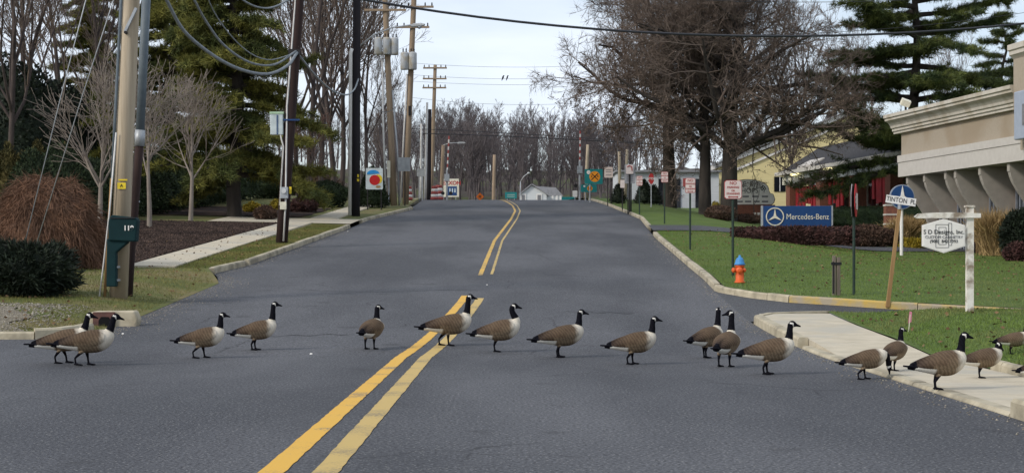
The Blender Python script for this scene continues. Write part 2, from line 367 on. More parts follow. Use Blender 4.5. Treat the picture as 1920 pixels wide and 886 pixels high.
def P(x, y, Y): return Vector(((x - CX) / F * Y, Y, EYE + (HY - y) / F * Y))
def G(x, y):
    """the point of the land seen at photo pixel (x, y)"""
    Y = np.arange(6, 460, .04); X = (x - CX) / F * Y; Z = EYE + (HY - y) / F * Y
    below = np.nonzero(Z <= hgt(X, Y))[0]
    i = below[0] if len(below) else len(Y) - 1
    return Vector((X[i], Y[i], float(hgt(X[i], Y[i]))))
def ground(x, Y):
    X = (x - CX) / F * Y
    return Vector((X, Y, float(hgt(X, Y))))
def ppm(Y): return F / Y

def grid(name, A, B, Zf, mat, kind="structure", flip=False):
    """A, B 2D arrays of X and Y; one sheet"""
    A, B = np.asarray(A, float), np.asarray(B, float); r, c = A.shape
    V = np.stack([A.ravel(), B.ravel(), Zf(A, B).ravel()], 1)
    i = np.arange(r * c).reshape(r, c)
    Q = np.stack([i[:-1, :-1], i[:-1, 1:], i[1:, 1:], i[1:, :-1]], -1).reshape(-1, 4)
    o = mesh_np(name, V, Q, mat, smooth=True); tag(o, kind=kind)
    return o
# ------------------------------------------------------------------ ground, road, pavements, kerbs
xs = np.concatenate([np.arange(-400, -60, 20), np.arange(-60, 60, 2.5), np.arange(60, 401, 20)])
ys = np.concatenate([np.arange(-40, 130, 2.5), np.arange(130, 300, 5), np.arange(300, 620, 10)])
XX, YY = np.meshgrid(xs, ys)
def ground_z(X, Y):
    rng = np.random.default_rng(3)
    z = np.where(X > ER(Y), base(X, Y), RZ(Y)) + hill(X, Y) - .34 * (1 - sstep(118, 132, Y)) - .04
    return z + np.where(Y > 330, rng.normal(0, .5, X.shape), 0)
grid("ground", XX, YY, ground_z, m_litter)

rows = np.concatenate([np.arange(-20, 130, .5), np.arange(130, 286, 3)]); t = np.linspace(0, 1, 15)
YY = np.repeat(rows[:, None], 15, 1); XX = EL(YY) + (ER(YY) - EL(YY)) * t[None]
road = grid("road", XX, YY, lambda X, Y: RZ(Y), m_asphalt)
XX, YY = np.meshgrid(np.linspace(-70, -6.55, 40), np.linspace(-20, 24.42, 50))
grid("side_road", XX, YY, lambda X, Y: RZ(Y) - .004, m_asphalt)
cx = np.concatenate([np.arange(4.02, 10, .3), np.arange(10, 60, 2)]); tt = np.linspace(0, 1, 12)
XX = np.repeat(cx[None], 12, 0); YY = (YB(XX) - .1) * (1 - tt[:, None]) + (YF(XX) + .05) * tt[:, None]
grid("side_road", XX, YY, lambda X, Y: base(X, Y) - .004, m_asphalt2)

def strip(name, xa, xb, y0, y1, mat, parent, dz, step=.15, jit=.005, seed=1):
    rng = random.Random(seed); n = max(2, int((y1 - y0) / step)); V, Q = [], []
    for i in range(n + 1):
        Y = y0 + (y1 - y0) * i / n
        a, b = xa(Y) + rng.uniform(-jit, jit), xb(Y) + rng.uniform(-jit, jit)
        V += [(a, Y, RZ(Y) + dz), (b, Y, RZ(Y) + dz)]
        if i: Q.append((2 * i - 2, 2 * i - 1, 2 * i + 1, 2 * i))
    return mesh_np(name, V, Q, mat, parent)
strip("centre_line", lambda Y: XC(Y) - .245, lambda Y: XC(Y) - .085, 4, 32.8, m_yellow, road, .005, seed=1)
strip("centre_line", lambda Y: XC(Y) + .085, lambda Y: XC(Y) + .245, 4, 32.2, m_yellow_worn, road, .005, seed=2)
strip("centre_line", lambda Y: XC(Y) - .20, lambda Y: XC(Y) - .09, 38.6, 122, m_yellow_far, road, .006, step=.5, seed=3)
strip("centre_line", lambda Y: XC(Y) + .09, lambda Y: XC(Y) + .16, 38.9, 122, m_yellow_worn, road, .006, step=.5, seed=4)
def seam(pix, w, seed):
    rng = random.Random(seed); V, Q = [], []
    for i, (x, y) in enumerate(pix):
        p = G(x, y); ww = w * rng.uniform(.6, 1.2)
        V += [(p.x, p.y - ww, p.z + .004), (p.x, p.y + ww, p.z + .004)]
        if i: Q.append((2 * i - 2, 2 * i, 2 * i + 1, 2 * i - 1))
    mesh_np("tar_seam", V, Q, m_asphalt2, road)
seam([(x, 630 - (x - 500) * .024 + 1.2 * math.sin(x * .1)) for x in range(500, 664, 8)], .035, 1)
seam([(x, 583 + (x - 1060) * .035 + math.sin(x * .13)) for x in range(1060, 1190, 8)], .03, 2)
seam([(x, 545 + 2 * math.sin(x * .02)) for x in range(560, 900, 16)], .02, 3)

# lawn beyond the side street
uc = np.concatenate([[.15, .3, .6], np.arange(1, 14, .5), np.arange(14, 62, 3)])
rw = np.concatenate([np.arange(34.15, 70, .6), np.arange(70, 131, 1.5)])
UU, YP = np.meshgrid(uc, rw)
XX = ER(YP) + UU; YY = YP - (34 - YF(4.3 + UU)) * (1 - sstep(34, 60, YP))
grid("lawn", XX, YY, lambda X, Y: base(X, Y) + .13, m_lawn)
# lawn of the near corner
cx = np.concatenate([np.arange(5.5, 12, .25), np.arange(12, 60, 2)]); tt = np.linspace(0, 1, 50)
XX = np.repeat(cx[None], 50, 0); YY = 2 * (1 - tt[:, None]) + (YB(XX) - .02) * tt[:, None]
grid("lawn", XX, YY, hgt, m_lawn)
# verge on the other side
wc = np.concatenate([[.0, .15, .4], np.arange(.8, 14, .5), np.arange(14, 90, 4)])[::-1]
rw = np.concatenate([np.arange(24.56, 70, .5), np.arange(70, 131, 1.5)])
WW, YY = np.meshgrid(wc, rw); XX = EL(YY) - .15 * sstep(36.5, 38.5, YY) - WW
grid("verge", XX, YY, lambda X, Y: hgt(np.minimum(X, EL(Y) - .001), Y), m_verge)

def sheet(name, x0, x1, y0, y1, mat, dz, wob=0.0, seed=0, n=40):
    rng = np.random.default_rng(seed); yy = np.linspace(y0, y1, n)
    a = np.full(n, x0) if not callable(x0) else x0(yy); b = np.full(n, x1) if not callable(x1) else x1(yy)
    k = np.convolve(rng.normal(0, 1, n + 8), np.ones(5) / 5, 'same')[4:-4]
    a = a + k * wob; b = b + k[::-1] * wob
    tt = np.linspace(0, 1, 24)
    XX = a[:, None] * (1 - tt) + b[:, None] * tt; YY = np.repeat(yy[:, None], 24, 1)
    return grid(name, XX, YY, lambda X, Y: hgt(X, Y) + dz, mat)
sheet("gravel", -18, lambda Y: -7.7 - .25 * (Y - 24.7) + .18 * np.sin(Y * 3.1), 24.66, 28.2, m_gravel, .02, .0, 1)
sheet("mulch", -18, -9.42, 40, 64.5, m_mulch, .03, .12, 2, 90)
sheet("mulch", -18, -9.42, 71.5, 84, m_mulch, .03, .12, 3, 60)
sheet("driveway", -12.5, lambda Y: EL(Y) - .02, 65.6, 70.4, m_conc, .03, .0, 4)
sheet("driveway", lambda Y: ER(Y) + .02, lambda Y: ER(Y) + 24, 59.6, 64.4, m_asphalt2, .03, .0, 5)

def slab_mesh(name, x0, x1, y0, y1, zf, mat, parent, th=.10):
    c = [(x0, y0), (x1, y0), (x1, y1), (x0, y1)]
    V = [(x, y, zf(x, y)) for x, y in c] + [(x, y, zf(x, y) - th) for x, y in c]
    return MB().add(V, [(0, 1, 2, 3), (7, 6, 5, 4), (0, 4, 5, 1), (1, 5, 6, 2), (2, 6, 7, 3), (3, 7, 4, 0)]).build(name, mat, parent)
sw = thing("pavement", kind="structure")
Y = 39.0
while Y < 90:
    if not 65.2 < Y + .7 < 70.8:
        off = 0 if Y < 66 else .5
        slab_mesh("slab", -9.38 + off, -8.22 + off, Y, Y + 1.488, lambda x, y: float(hgt(x, y)) + .045, m_conc, sw)
    Y += 1.5
sw = thing("pavement", kind="structure")
Y = 6.0
while Y < 27.5:
    y1 = min(Y + 1.49, 27.62)
    slab_mesh("slab", 4.268, 5.49, Y, y1, lambda x, y: float(walk_z(y) + RZ(y)) + .002, m_conc, sw, .2)
    Y += 1.5

def kerb(pts, zf, h, inward, mat=None, length=2.4, w=.15, drop=None):
    """a run of kerb stones along a polyline; inward = +1 when the verge lies to the left of the walking direction"""
    root = thing("kerb", kind="structure"); mat = mat or m_kerb
    pts = [Vector((a, b)) for a, b in pts]; run = [0.0]
    for a, b in zip(pts, pts[1:]): run.append(run[-1] + (b - a).length)
    def at(s):
        for i in range(len(run) - 1):
            if s <= run[i + 1] + 1e-6: return pts[i].lerp(pts[i + 1], (s - run[i]) / max(run[i + 1] - run[i], 1e-6))
        return pts[-1]
    s = 0.0; rng = random.Random(int(run[-1] * 100))
    while s < run[-1] - .1:
        e = min(s + length, run[-1]); k = max(2, int((e - s) / .6) + 1); V, Fq = [], []
        dy = rng.uniform(-.008, .008)
        for j in range(k + 1):
            q = s + .007 + (e - s - .014) * j / k; p = at(q); d = (at(min(q + .15, run[-1])) - at(max(q - .15, 0))).normalized()
            nn = Vector((-d.y, d.x)) * inward; z = float(zf(p.x, p.y)); hh = (h(p.x, p.y) if callable(h) else h) + dy
            for a, b in ((0, -.15), (.012, max(hh - .03, .005)), (.035, hh), (w, hh), (w, -.15)):
                V.append((p.x + nn.x * a, p.y + nn.y * a, z + b))
        for j in range(k):
            for c in range(5): Fq.append((j * 5 + c, j * 5 + (c + 1) % 5, j * 5 + 5 + (c + 1) % 5, j * 5 + 5 + c))
        Fq += [(0, 1, 2, 3, 4), tuple(k * 5 + c for c in (4, 3, 2, 1, 0))]
        o = MB().add(V, Fq).build("kerb_stone", mat, root)
        s = e
    return root
rz = lambda x, y: RZ(y)
kerb([(float(EL(y)), y) for y in np.arange(38.9, 42.2, .6)], rz, .15, 1, length=3.4)
kerb([(float(EL(y)), y) for y in np.arange(42.35, 65.4, 1.0)], rz, .14, 1, length=3.0)
kerb([(float(EL(y)), y) for y in np.arange(70.6, 90.1, 1.0)] + [(-5.7, 90.6), (-6.2, 91.2), (-6.6, 92.5), (-6.6, 96), (-6.4, 104), (-6.5, 112)], rz, .14, 1, length=3.0)
kerb([(-40, 24.44), (-26, 24.44), (-16, 24.44), (-9, 24.44), (-7.3, 24.44)], rz, .11, 1, length=2.6)
kerb([(-7.29, 24.44), (-6.95, 24.58), (-6.75, 25.0), (-6.7, 25.7)], rz, .15, 1, length=.9, w=.2)
fk = [(float(ER(y)), y) for y in np.arange(59.4, 34.1, -1.0)]
kerb(fk, rz, .13, 1, length=3.0)
kerb([(float(ER(y)), y) for y in np.arange(112, 64.6, -1.0)], rz, .13, 1, length=3.0)
kerb([(4.3, 34.1), (4.35, 33.6), (4.8, 32.3), (5.4, 31.3)], base, .13, 1, length=1.2)
kerb([(5.41, 31.29), (7, 30.1), (9.3, 29.2), (14, 27.9), (30, 23.5)], base, .13, 1, mat=m_kerb_y, length=2.6)
kerb([(4.1, 6), (4.1, 13.2)], rz, .15, -1, length=3.0, w=.16)
kerb([(4.1, 13.25), (4.1, 22.7)], rz, .035, -1, length=3.2, w=.16)
kerb([(4.1, 23.0), (4.1, 27.2), (4.2, 27.5), (4.45, 27.75), (4.9, 27.9), (5.5, 28.05)], rz, lambda x, y: .14, -1, length=2.1, w=.16)
kerb([(5.49, 6), (5.49, 18.4)], rz, .14, -1, length=3.0, w=.12)

def pebbles(name, X, Y, size, mat, label, cat, dz=0.0, seed=0, flat=.6):
    """loose bits lying on the land, each a small rough tetrahedron"""
    rng = np.random.default_rng(seed); n = len(X); C = np.stack([X, Y, hgt(X, Y) + dz], 1)
    T = np.array([(1, 0, -.4), (-.5, .87, -.4), (-.5, -.87, -.4), (0, 0, .8)]); s = rng.uniform(.5, 1.5, n) * size; a = rng.uniform(0, 6.28, n)
    T = T[None] * (1 + rng.normal(0, .25, (n, 4, 3))) * s[:, None, None]; T[..., 2] *= flat
    x = T[..., 0] * np.cos(a)[:, None] - T[..., 1] * np.sin(a)[:, None]; y = T[..., 0] * np.sin(a)[:, None] + T[..., 1] * np.cos(a)[:, None]
    V = np.stack([x + C[:, :1], y + C[:, 1:2], T[..., 2] + C[:, 2:]], -1).reshape(-1, 3)
    Fc = (np.array([(0, 1, 2), (0, 3, 1), (1, 3, 2), (2, 3, 0)])[None] + (np.arange(n) * 4)[:, None, None]).reshape(-1, 3)
    tag(mesh_np(name, V, Fc, mat), label, cat, kind="stuff")
rng = np.random.default_rng(21)
m_stone = MAT("loose_stone", (.30, .27, .22), (.18, .16, .13), rough=.95, scale=3, island=.4)
m_chip = MAT("mulch_chip", (.075, .052, .042), (.035, .026, .023), rough=1, spec=.05, scale=2, island=.5)
X = rng.uniform(-14, -7.2, 9000); Y = rng.uniform(24.7, 28.8, 9000); k = rng.uniform(0, 1, 9000) < np.clip(-(X + 7.2) * .8, .05, 1)
pebbles("gravel_stones", X[k], Y[k], .022, m_stone, "loose gravel scattered behind the low kerb", "gravel", .02, 1)
Y = np.concatenate([rng.uniform(8, 60, 1500), rng.uniform(25, 64, 1500), rng.uniform(24.5, 38, 800)])
X = np.concatenate([ER(Y[:1500]) - np.abs(rng.normal(0, .16, 1500)) - .02, EL(Y[1500:3000]) + np.abs(rng.normal(0, .2, 1500)) + .02, EL(Y[3000:]) + np.abs(rng.normal(0, .4, 800)) + .02])
pebbles("road_grit", X, Y, .012, m_stone, "pale grit gathered along the road edges", "grit", .004, 2)
Y = rng.uniform(40, 64.4, 30000); X = rng.uniform(-16.6, -9.45, 30000)
pebbles("mulch_chips", X, Y, .045, m_chip, "dark bark chips covering the planting bed", "mulch", .045, 3, .9)
# ------------------------------------------------------------------ plants
def tubes_np(S, k):
    """S (N,8): p0, p1, r0, r1 -> open k-sided tubes"""
    S = np.asarray(S, float); p0, p1, r0, r1 = S[:, :3], S[:, 3:6], S[:, 6], S[:, 7]
    d = p1 - p0; d /= np.maximum(np.linalg.norm(d, axis=1, keepdims=True), 1e-9)
    ref = np.where(np.abs(d[:, 2:3]) > .9, np.array([[1., 0, 0]]), np.array([[0, 0, 1.]]))
    a = np.cross(d, ref); a /= np.linalg.norm(a, axis=1, keepdims=True); b = np.cross(d, a)
    th = 2 * np.pi * np.arange(k) / k
    off = a[:, None] * np.cos(th)[None, :, None] + b[:, None] * np.sin(th)[None, :, None]
    V = np.concatenate([p0[:, None] + off * r0[:, None, None], p1[:, None] + off * r1[:, None, None]], 1).reshape(-1, 3)
    j = np.arange(k); q = np.stack([j, (j + 1) % k, (j + 1) % k + k, j + k], -1)
    Fc = (q[None] + (np.arange(len(S)) * 2 * k)[:, None, None]).reshape(-1, 4)
    return V, Fc

def unit(v): return v / max(np.linalg.norm(v), 1e-9)

def bare_tree_segments(seed, h, r, kids, ang=(28, 55), up=.12, wig=.16, ratio=(.5, .75), start=.3, lean=(0, 0), shrink=.62, flat=1.0, rmin=.006):
    rng = np.random.default_rng(seed); thick, thin = [], []
    def grow(p, d, L, rad, lev):
        n = 7 if lev == 0 else (5 if lev == 1 else (3 if lev < 4 else 2)); last = lev == len(kids)
        nk = 0 if last else kids[lev]; st = start if lev == 0 else .18
        where = np.sort(rng.uniform(st, 1, nk)); wi = 0
        for i in range(n):
            d = unit(d + rng.normal(0, wig * (.4 if lev == 0 else 1), 3) + np.array([0, 0, up * (.5 if lev == 0 else 1)]))
            p2 = p + d * L / n; f0, f1 = i / n, (i + 1) / n
            ra, rb = rad * (1 - shrink * f0), max(rad * (1 - shrink * f1), rmin)
            (thick if lev < 2 else thin).append((*p, *p2, max(ra, rmin), rb))
            while wi < nk and where[wi] <= f1:
                f = where[wi]; wi += 1; q = p + (p2 - p) * (f - f0) / (f1 - f0)
                a = math.radians(rng.uniform(*ang)); az = rng.uniform(0, 2 * math.pi)
                s = unit(np.cross(d, rng.normal(0, 1, 3))); s2 = np.cross(d, s)
                nd = d * math.cos(a) + (s * math.cos(az) + s2 * math.sin(az)) * math.sin(a); nd[2] *= flat
                grow(q, unit(nd), L * rng.uniform(*ratio) * (1.08 - .45 * f), max(rad * (1 - shrink * f) * rng.uniform(.45, .7), rmin), lev + 1)
            p = p2
    grow(np.zeros(3), unit(np.array([lean[0], lean[1], 1.0])), h, r, 0)
    return np.array(thick), np.array(thin)

def tree_meshes(seg, name, bark, twig, k0=8):
    V, Fq = tubes_np(seg[0], k0); t = mesh_np("trunk", V, Fq, bark, smooth=True)
    V, Fq = tubes_np(seg[1], 3); c = mesh_np("crown", V, Fq, twig)
    me = (t.data, c.data); bpy.data.objects.remove(t); bpy.data.objects.remove(c)
    return me

def add_twigs(seg, per, L, W, seed, zmin=0.0, spread=.75):
    """finest twigs as slender blades sprouting along the thin branches"""
    rng = np.random.default_rng(seed); S = np.repeat(seg[1], per, 0); f = rng.uniform(0, 1, (len(S), 1))
    C = S[:, :3] * (1 - f) + S[:, 3:6] * f; d = S[:, 3:6] - S[:, :3]; d /= np.maximum(np.linalg.norm(d, axis=1, keepdims=True), 1e-9)
    D = d + rng.normal(0, spread, d.shape) + [0, 0, .15]
    return blades(C, D, rng.uniform(.4, 1.3, len(C)) * L, W, rng)
def put_tree(name, meshes, loc, label, group=None, rotz=0, scale=1.0, cat="tree", sink=.1):
    o = thing(name, Vector(loc) - Vector((0, 0, sink)), label, cat, group, rotz=rotz); o.scale = (scale,) * 3
    for nm, me in zip(("trunk", "crown", "twigs", "leaves"), meshes): link(nm, me, o)
    return o

def blades(C, D, L, W, rng, quad=False):
    C, D = np.asarray(C, float), np.asarray(D, float); N = len(C)
    D = D / np.maximum(np.linalg.norm(D, axis=1, keepdims=True), 1e-9)
    s = np.cross(D, rng.normal(0, 1, (N, 3))); s /= np.maximum(np.linalg.norm(s, axis=1, keepdims=True), 1e-9)
    L = np.broadcast_to(L, (N,))[:, None]; W = np.broadcast_to(W, (N,))[:, None]
    if quad:
        V = np.stack([C, C + D * L * .5 + s * W / 2, C + D * L, C + D * L * .5 - s * W / 2], 1).reshape(-1, 3)
        return V, np.arange(4 * N).reshape(-1, 4)
    V = np.stack([C - s * W / 2, C + s * W / 2, C + D * L], 1).reshape(-1, 3)
    return V, np.arange(3 * N).reshape(-1, 3)

def conifer(seed, h, first, reach, n_br, tuft_gap, blade, per_tuft, droop, trunk_r, lift=.25, width=.012, top=1.0, sub=3):
    """trunk + boughs carrying flat fans of needle tufts"""
    rng = np.random.default_rng(seed); thick, tc, td = [], [], []
    n = 12; pts = [np.array([rng.normal(0, .04) * i ** .5, rng.normal(0, .04) * i ** .5, h * i / n]) for i in range(n + 1)]
    for i in range(n): thick.append((*pts[i], *pts[i + 1], trunk_r * (1 - .85 * i / n), trunk_r * (1 - .85 * (i + 1) / n)))
    for b in range(n_br):
        f = (b + rng.uniform(0, 1)) / n_br; z = first + (h * top - first) * f; i = min(int(z / h * n), n - 1)
        o = pts[i] + (pts[i + 1] - pts[i]) * (z / h * n - i); az = b * 2.4 + rng.normal(0, .35)
        L = reach(f) * rng.uniform(.65, 1.12)
        d = np.array([math.cos(az), math.sin(az), rng.uniform(-.05, .25)]); p = o.copy(); m = 7; br = .05 + .02 * L
        for s in range(m):
            d2 = unit(d + np.array([0, 0, (-droop if s < m * .55 else lift)]) + rng.normal(0, .08, 3)); p2 = p + d2 * L / m
            thick.append((*p, *p2, br * (1 - s / m) + .012, br * (1 - (s + 1) / m) + .01))
            if s >= 1:
                for q in range(sub):      # side twigs, with tufts along them
                    sd = unit(np.cross(d2, [0, 0, 1.0]) * rng.choice([-1, 1]) + d2 * rng.uniform(.3, 1.0) + rng.normal(0, .15, 3))
                    sl = L * rng.uniform(.12, .3) * (1.15 - .5 * s / m); s0 = p + (p2 - p) * rng.uniform(0, 1)
                    thick.append((*s0, *(s0 + sd * sl), .014, .006))
                    for w in np.arange(0.1, sl, tuft_gap):
                        tc.append(s0 + sd * w + rng.normal(0, .05, 3)); td.append(sd + np.array([0, 0, .25]))
                for w in np.arange(0, L / m, tuft_gap): tc.append(p + d2 * w + rng.normal(0, .06, 3)); td.append(d2 + np.array([0, 0, .3]))
            p, d = p2, d2
        tc.append(p); td.append(d)
    tc, td = np.repeat(np.array(tc), per_tuft, 0), np.repeat(np.array(td), per_tuft, 0)
    D = td / np.linalg.norm(td, axis=1, keepdims=True) * .6 + rng.normal(0, .62, td.shape)
    V, Fq = blades(tc + rng.normal(0, .045, tc.shape), D, rng.uniform(.6, 1.2, len(tc)) * blade, width, rng)
    return thick, (V, Fq)

def conifer_meshes(args, bark, leaf):
    th, (V, Fq) = args
    a, b = tubes_np(th, 6); t = mesh_np("trunk", a, b, bark, smooth=True); c = mesh_np("crown", V, Fq, leaf)
    me = (t.data, c.data); bpy.data.objects.remove(t); bpy.data.objects.remove(c); return me

def shrub(name, loc, dims, n, blade, width, mat, label, cat="shrub", group=None, shape="ball", seed=0, stem=m_bark_dk, hang=0.0, lump=.16, quad=True, sink=.05):
    """foliage of many small leaves over a lumpy body; dims = rx, ry, height"""
    rng = np.random.default_rng(seed + 11); rx, ry, h = dims
    root = thing(name, (loc[0], loc[1], loc[2] - sink), label, cat, group)
    ph = rng.uniform(0, 6.28, 12); fr = rng.uniform(2, 7, (12, 3))
    def surf(U):
        lum = sum(np.sin(U @ fr[i] + ph[i]) for i in range(12)) / 12 * lump * 2
        if shape == "ball":
            z = np.clip(U[:, 2], -.8, 1); rr = 1 + lum
            return np.stack([U[:, 0] * rx * rr, U[:, 1] * ry * rr, (z * .55 + .45) * h * (1 + lum * .5)], 1)
        if shape == "dome":
            z = np.abs(U[:, 2]); rr = 1 + lum
            return np.stack([U[:, 0] * rx * rr, U[:, 1] * ry * rr, z * h * (1 + lum * .4)], 1)
        if shape == "cone":
            t = (U[:, 2] + 1) / 2; a = np.arctan2(U[:, 1], U[:, 0]); r = (1 - t) ** .6 * np.minimum(1, .55 + t * 5) + .04
            rr = r * (1 + lum)
            return np.stack([np.cos(a) * rx * rr, np.sin(a) * ry * rr, t * h], 1)
        q = U / np.max(np.abs(U), axis=1, keepdims=True)          # box hedge
        q = q * (1 + lum[:, None] * .3)
        return np.stack([q[:, 0] * rx, q[:, 1] * ry, (q[:, 2] * .5 + .5) * h], 1)
    U = rng.normal(0, 1, (n, 3)); U /= np.linalg.norm(U, axis=1, keepdims=True)
    Pp = surf(U); c = np.array([0, 0, h * .45]); out = Pp - c; out /= np.linalg.norm(out, axis=1, keepdims=True)
    Pp = c + (Pp - c) * rng.uniform(.80, 1.0, (n, 1))
    D = out + rng.normal(0, .6, out.shape) + np.array([0, 0, .25 - hang])
    V, Fq = blades(Pp, D, rng.uniform(.6, 1.3, n) * blade, width, rng, quad)
    V[:, 2] = np.maximum(V[:, 2], .0)
    mesh_np("foliage", V, Fq, mat, root)
    bm = bmesh.new(); bmesh.ops.create_icosphere(bm, subdivisions=3, radius=1)           # the shaded inside of the bush
    W = np.array([v.co[:] for v in bm.verts]); W /= np.linalg.norm(W, axis=1, keepdims=True); S = c + (surf(W) - c) * .84
    for v, q in zip(bm.verts, S): v.co = q
    me = bpy.data.meshes.new("inner_foliage"); bm.to_mesh(me); bm.free(); me.materials.append(mat); link("inner_foliage", me, root)
    MB().tube([(0, 0, -.05), (0, 0, h * .5)], [.05 * h ** .5, .03], 6).build("stem", stem, root)
    return root
# ---- big bare oaks by the shops
def oak(seed, h, r, kids, leaves, zmax):
    seg = bare_tree_segments(seed, h, r, kids, ang=(38, 75), up=.05, wig=.17, ratio=(.48, .66), start=.24, shrink=.72, rmin=.010)
    me = tree_meshes(seg, "oak", m_bark_dk, m_twig)
    rng = np.random.default_rng(seed); E = seg[1][:, 3:6]; E = E[E[:, 2] < zmax]
    i = rng.integers(0, len(E), leaves); C = E[i] + rng.normal(0, .06, (leaves, 3))
    V, Fq = blades(C, rng.normal(0, 1, (leaves, 3)) + [0, 0, -.4], .10, .06, rng, True)
    o = mesh_np("leaves", V, Fq, m_oakleaf); d = o.data; bpy.data.objects.remove(o)
    o = mesh_np("twigs", *add_twigs(seg, 4, .5, .014, seed, spread=.6), m_twig); t = o.data; bpy.data.objects.remove(o)
    return me + (t, d)
ok_a = oak(5, 13.5, .50, [24, 9, 6, 5], 9000, 6.5)
ok_b = oak(8, 11.0, .40, [20, 8, 6, 5], 6000, 6.0)
GRP_OAK = "bare oaks behind the parking signs"
put_tree("oak_tree", ok_a, ground(1366, 88), "biggest bare oak with a thick dark trunk beside the arched white shop sign", GRP_OAK)
put_tree("oak_tree", ok_b, ground(1322, 90), "bare oak with a slimmer trunk just beside the thickest oak trunk", GRP_OAK, rotz=1.0)
put_tree("oak_tree", ok_b, ground(1256, 97), "bare oak standing nearest the white storefront, with low crooked limbs", GRP_OAK, rotz=3.6, scale=1.12)

# ---- tall bare trees behind the hedge and the poles
tall = [tree_meshes(bare_tree_segments(20 + i, 17, .18, [16, 6, 5, 4], ang=(18, 42), up=.10, wig=.13, ratio=(.42, .62), start=.22, lean=(l, 0), shrink=.75, rmin=.012), "t", m_bark, m_twig)
        for i, l in enumerate((.05, -.06, .12))]
LT = [(12, 78, 0, .95, "tall bare tree at the edge of the picture above the bronzed hedge"), (62, 84, 1, 1.05, "tall bare tree with a bent trunk rising out of the dark holly"),
      (128, 96, 2, 1.0, "tall bare tree seen between the two guy wires"), (196, 104, 0, 1.05, "tall bare tree just behind the pale pole's guy wire top"),
      (578, 96, 1, 1.1, "bare tree directly behind the dark pole with the meter"), (600, 110, 2, 1.15, "thin bare tree leaning away beside the dark meter pole"),
      (628, 102, 0, 1.05, "bare tree midway between the meter pole and the black pole"), (640, 118, 0, 1.15, "bare tree close behind the black pole, leaning towards the road"),
      (688, 112, 1, .8, "bare tree between the black pole and the transformer poles"), (560, 128, 0, 1.25, "farthest tall bare tree showing beside the olive evergreen"),
      (716, 140, 1, .55, "low bare tree behind the transformer pole bases")]
for i, (x, Y, v, s, lab) in enumerate(LT):
    put_tree("bare_tree", tall[v], ground(x, Y), lab, "tall bare trees behind the hedge", rotz=i * 1.7, scale=s)
for i, (x, Y, s, lab) in enumerate([(1478, 128, .78, "bare tree beyond the yellow building's roof edge"), (1535, 150, .95, "bare tree showing between the oak crown and the big pine"),
                                    (1610, 165, .9, "bare tree behind the lower boughs of the big pine"), (1790, 150, .85, "bare tree behind the flat-roofed dealership, beyond the pine trunk")]):
    put_tree("bare_tree", tall[i % 3], ground(x, Y), lab, "bare trees behind the shops", rotz=i * 2.1 + .5, scale=s)

# ---- young pale trees in the mulch bed
yt = [tree_meshes(bare_tree_segments(40 + i, 3.9, .095, [17, 6, 4], ang=(26, 48), up=.10, wig=.09, ratio=(.52, .78), start=.36, shrink=.8, rmin=.0085), "y", m_bark_pale, m_bark_pale) for i in range(3)]
YT = [(187, 441, "young pale-barked bare tree in mulch, nearest the weeping shrub"), (280, 427, "young pale-barked bare tree in mulch, behind the dark stub pole"),
      (357, 416, "young pale-barked bare tree in mulch, nearest the olive evergreen")]
for i, (x, y, lab) in enumerate(YT): put_tree("young_tree", yt[i], G(x, y), lab, "young trees in the mulch bed", rotz=i * 2.0, scale=1.08)
rt = tree_meshes(bare_tree_segments(47, 3.4, .08, [14, 6, 4], ang=(25, 48), up=.1, wig=.12, ratio=(.5, .75), start=.3, shrink=.8, rmin=.01), "r", m_bark, m_twig_red)
put_tree("young_tree", rt, G(581, 379), "small bare tree with reddish twigs beside the dark round shrub", "reddish young trees past the driveway", scale=1.15)
put_tree("young_tree", rt, G(558, 383), "small bare tree with reddish twigs next to the maroon bush", "reddish young trees past the driveway", rotz=2, scale=.95)
sap = tree_meshes(bare_tree_segments(49, 3.0, .05, [8, 4], ang=(25, 48), up=.1, wig=.12, ratio=(.4, .6), start=.45, shrink=.8, rmin=.008), "s", m_bark, m_bark_pale)
put_tree("young_tree", sap, ground(1413, 93), "thin bare sapling in front of the arched white shop sign", "saplings by the shop sign", rotz=1, scale=.8)

# ---- evergreens
pine = conifer_meshes(conifer(61, 19, 2.7, lambda f: 7.4 * (1 - .45 * f), 68, .15, .34, 17, .03, .40, lift=.04, width=.034, sub=7), m_bark_dk, m_pine)
put_tree("pine_tree", pine, ground(1717, 92), "big pine with layered flat boughs above the brick shop roof", "pines behind the dealership", rotz=.4)
pine2 = conifer_meshes(conifer(62, 13, 3.0, lambda f: 3.8 * (1 - .7 * f), 38, .16, .32, 14, .02, .24, lift=.05, width=.034, sub=5), m_bark_dk, m_pine)
put_tree("pine_tree", pine2, ground(1878, 100), "smaller pine peeking over the dealership's raised parapet", "pines behind the dealership")
spr = conifer_meshes(conifer(63, 17, 1.9, lambda f: 4.4 * (1 - .55 * f), 100, .15, .34, 15, .09, .36, lift=-.02, width=.04, sub=6), m_bark_dk, m_spruce)
put_tree("evergreen_tree", spr, ground(440, 71), "dense olive evergreen with a dark trunk beside the driveway", "olive evergreens")
put_tree("evergreen_tree", spr, ground(322, 84), "dense olive evergreen behind the dark stub pole", "olive evergreens", rotz=2.2, scale=1.02)
put_tree("evergreen_tree", spr, ground(175, 112), "olive evergreen partly hidden by bare trees and guy wires", "olive evergreens", rotz=4, scale=.95)

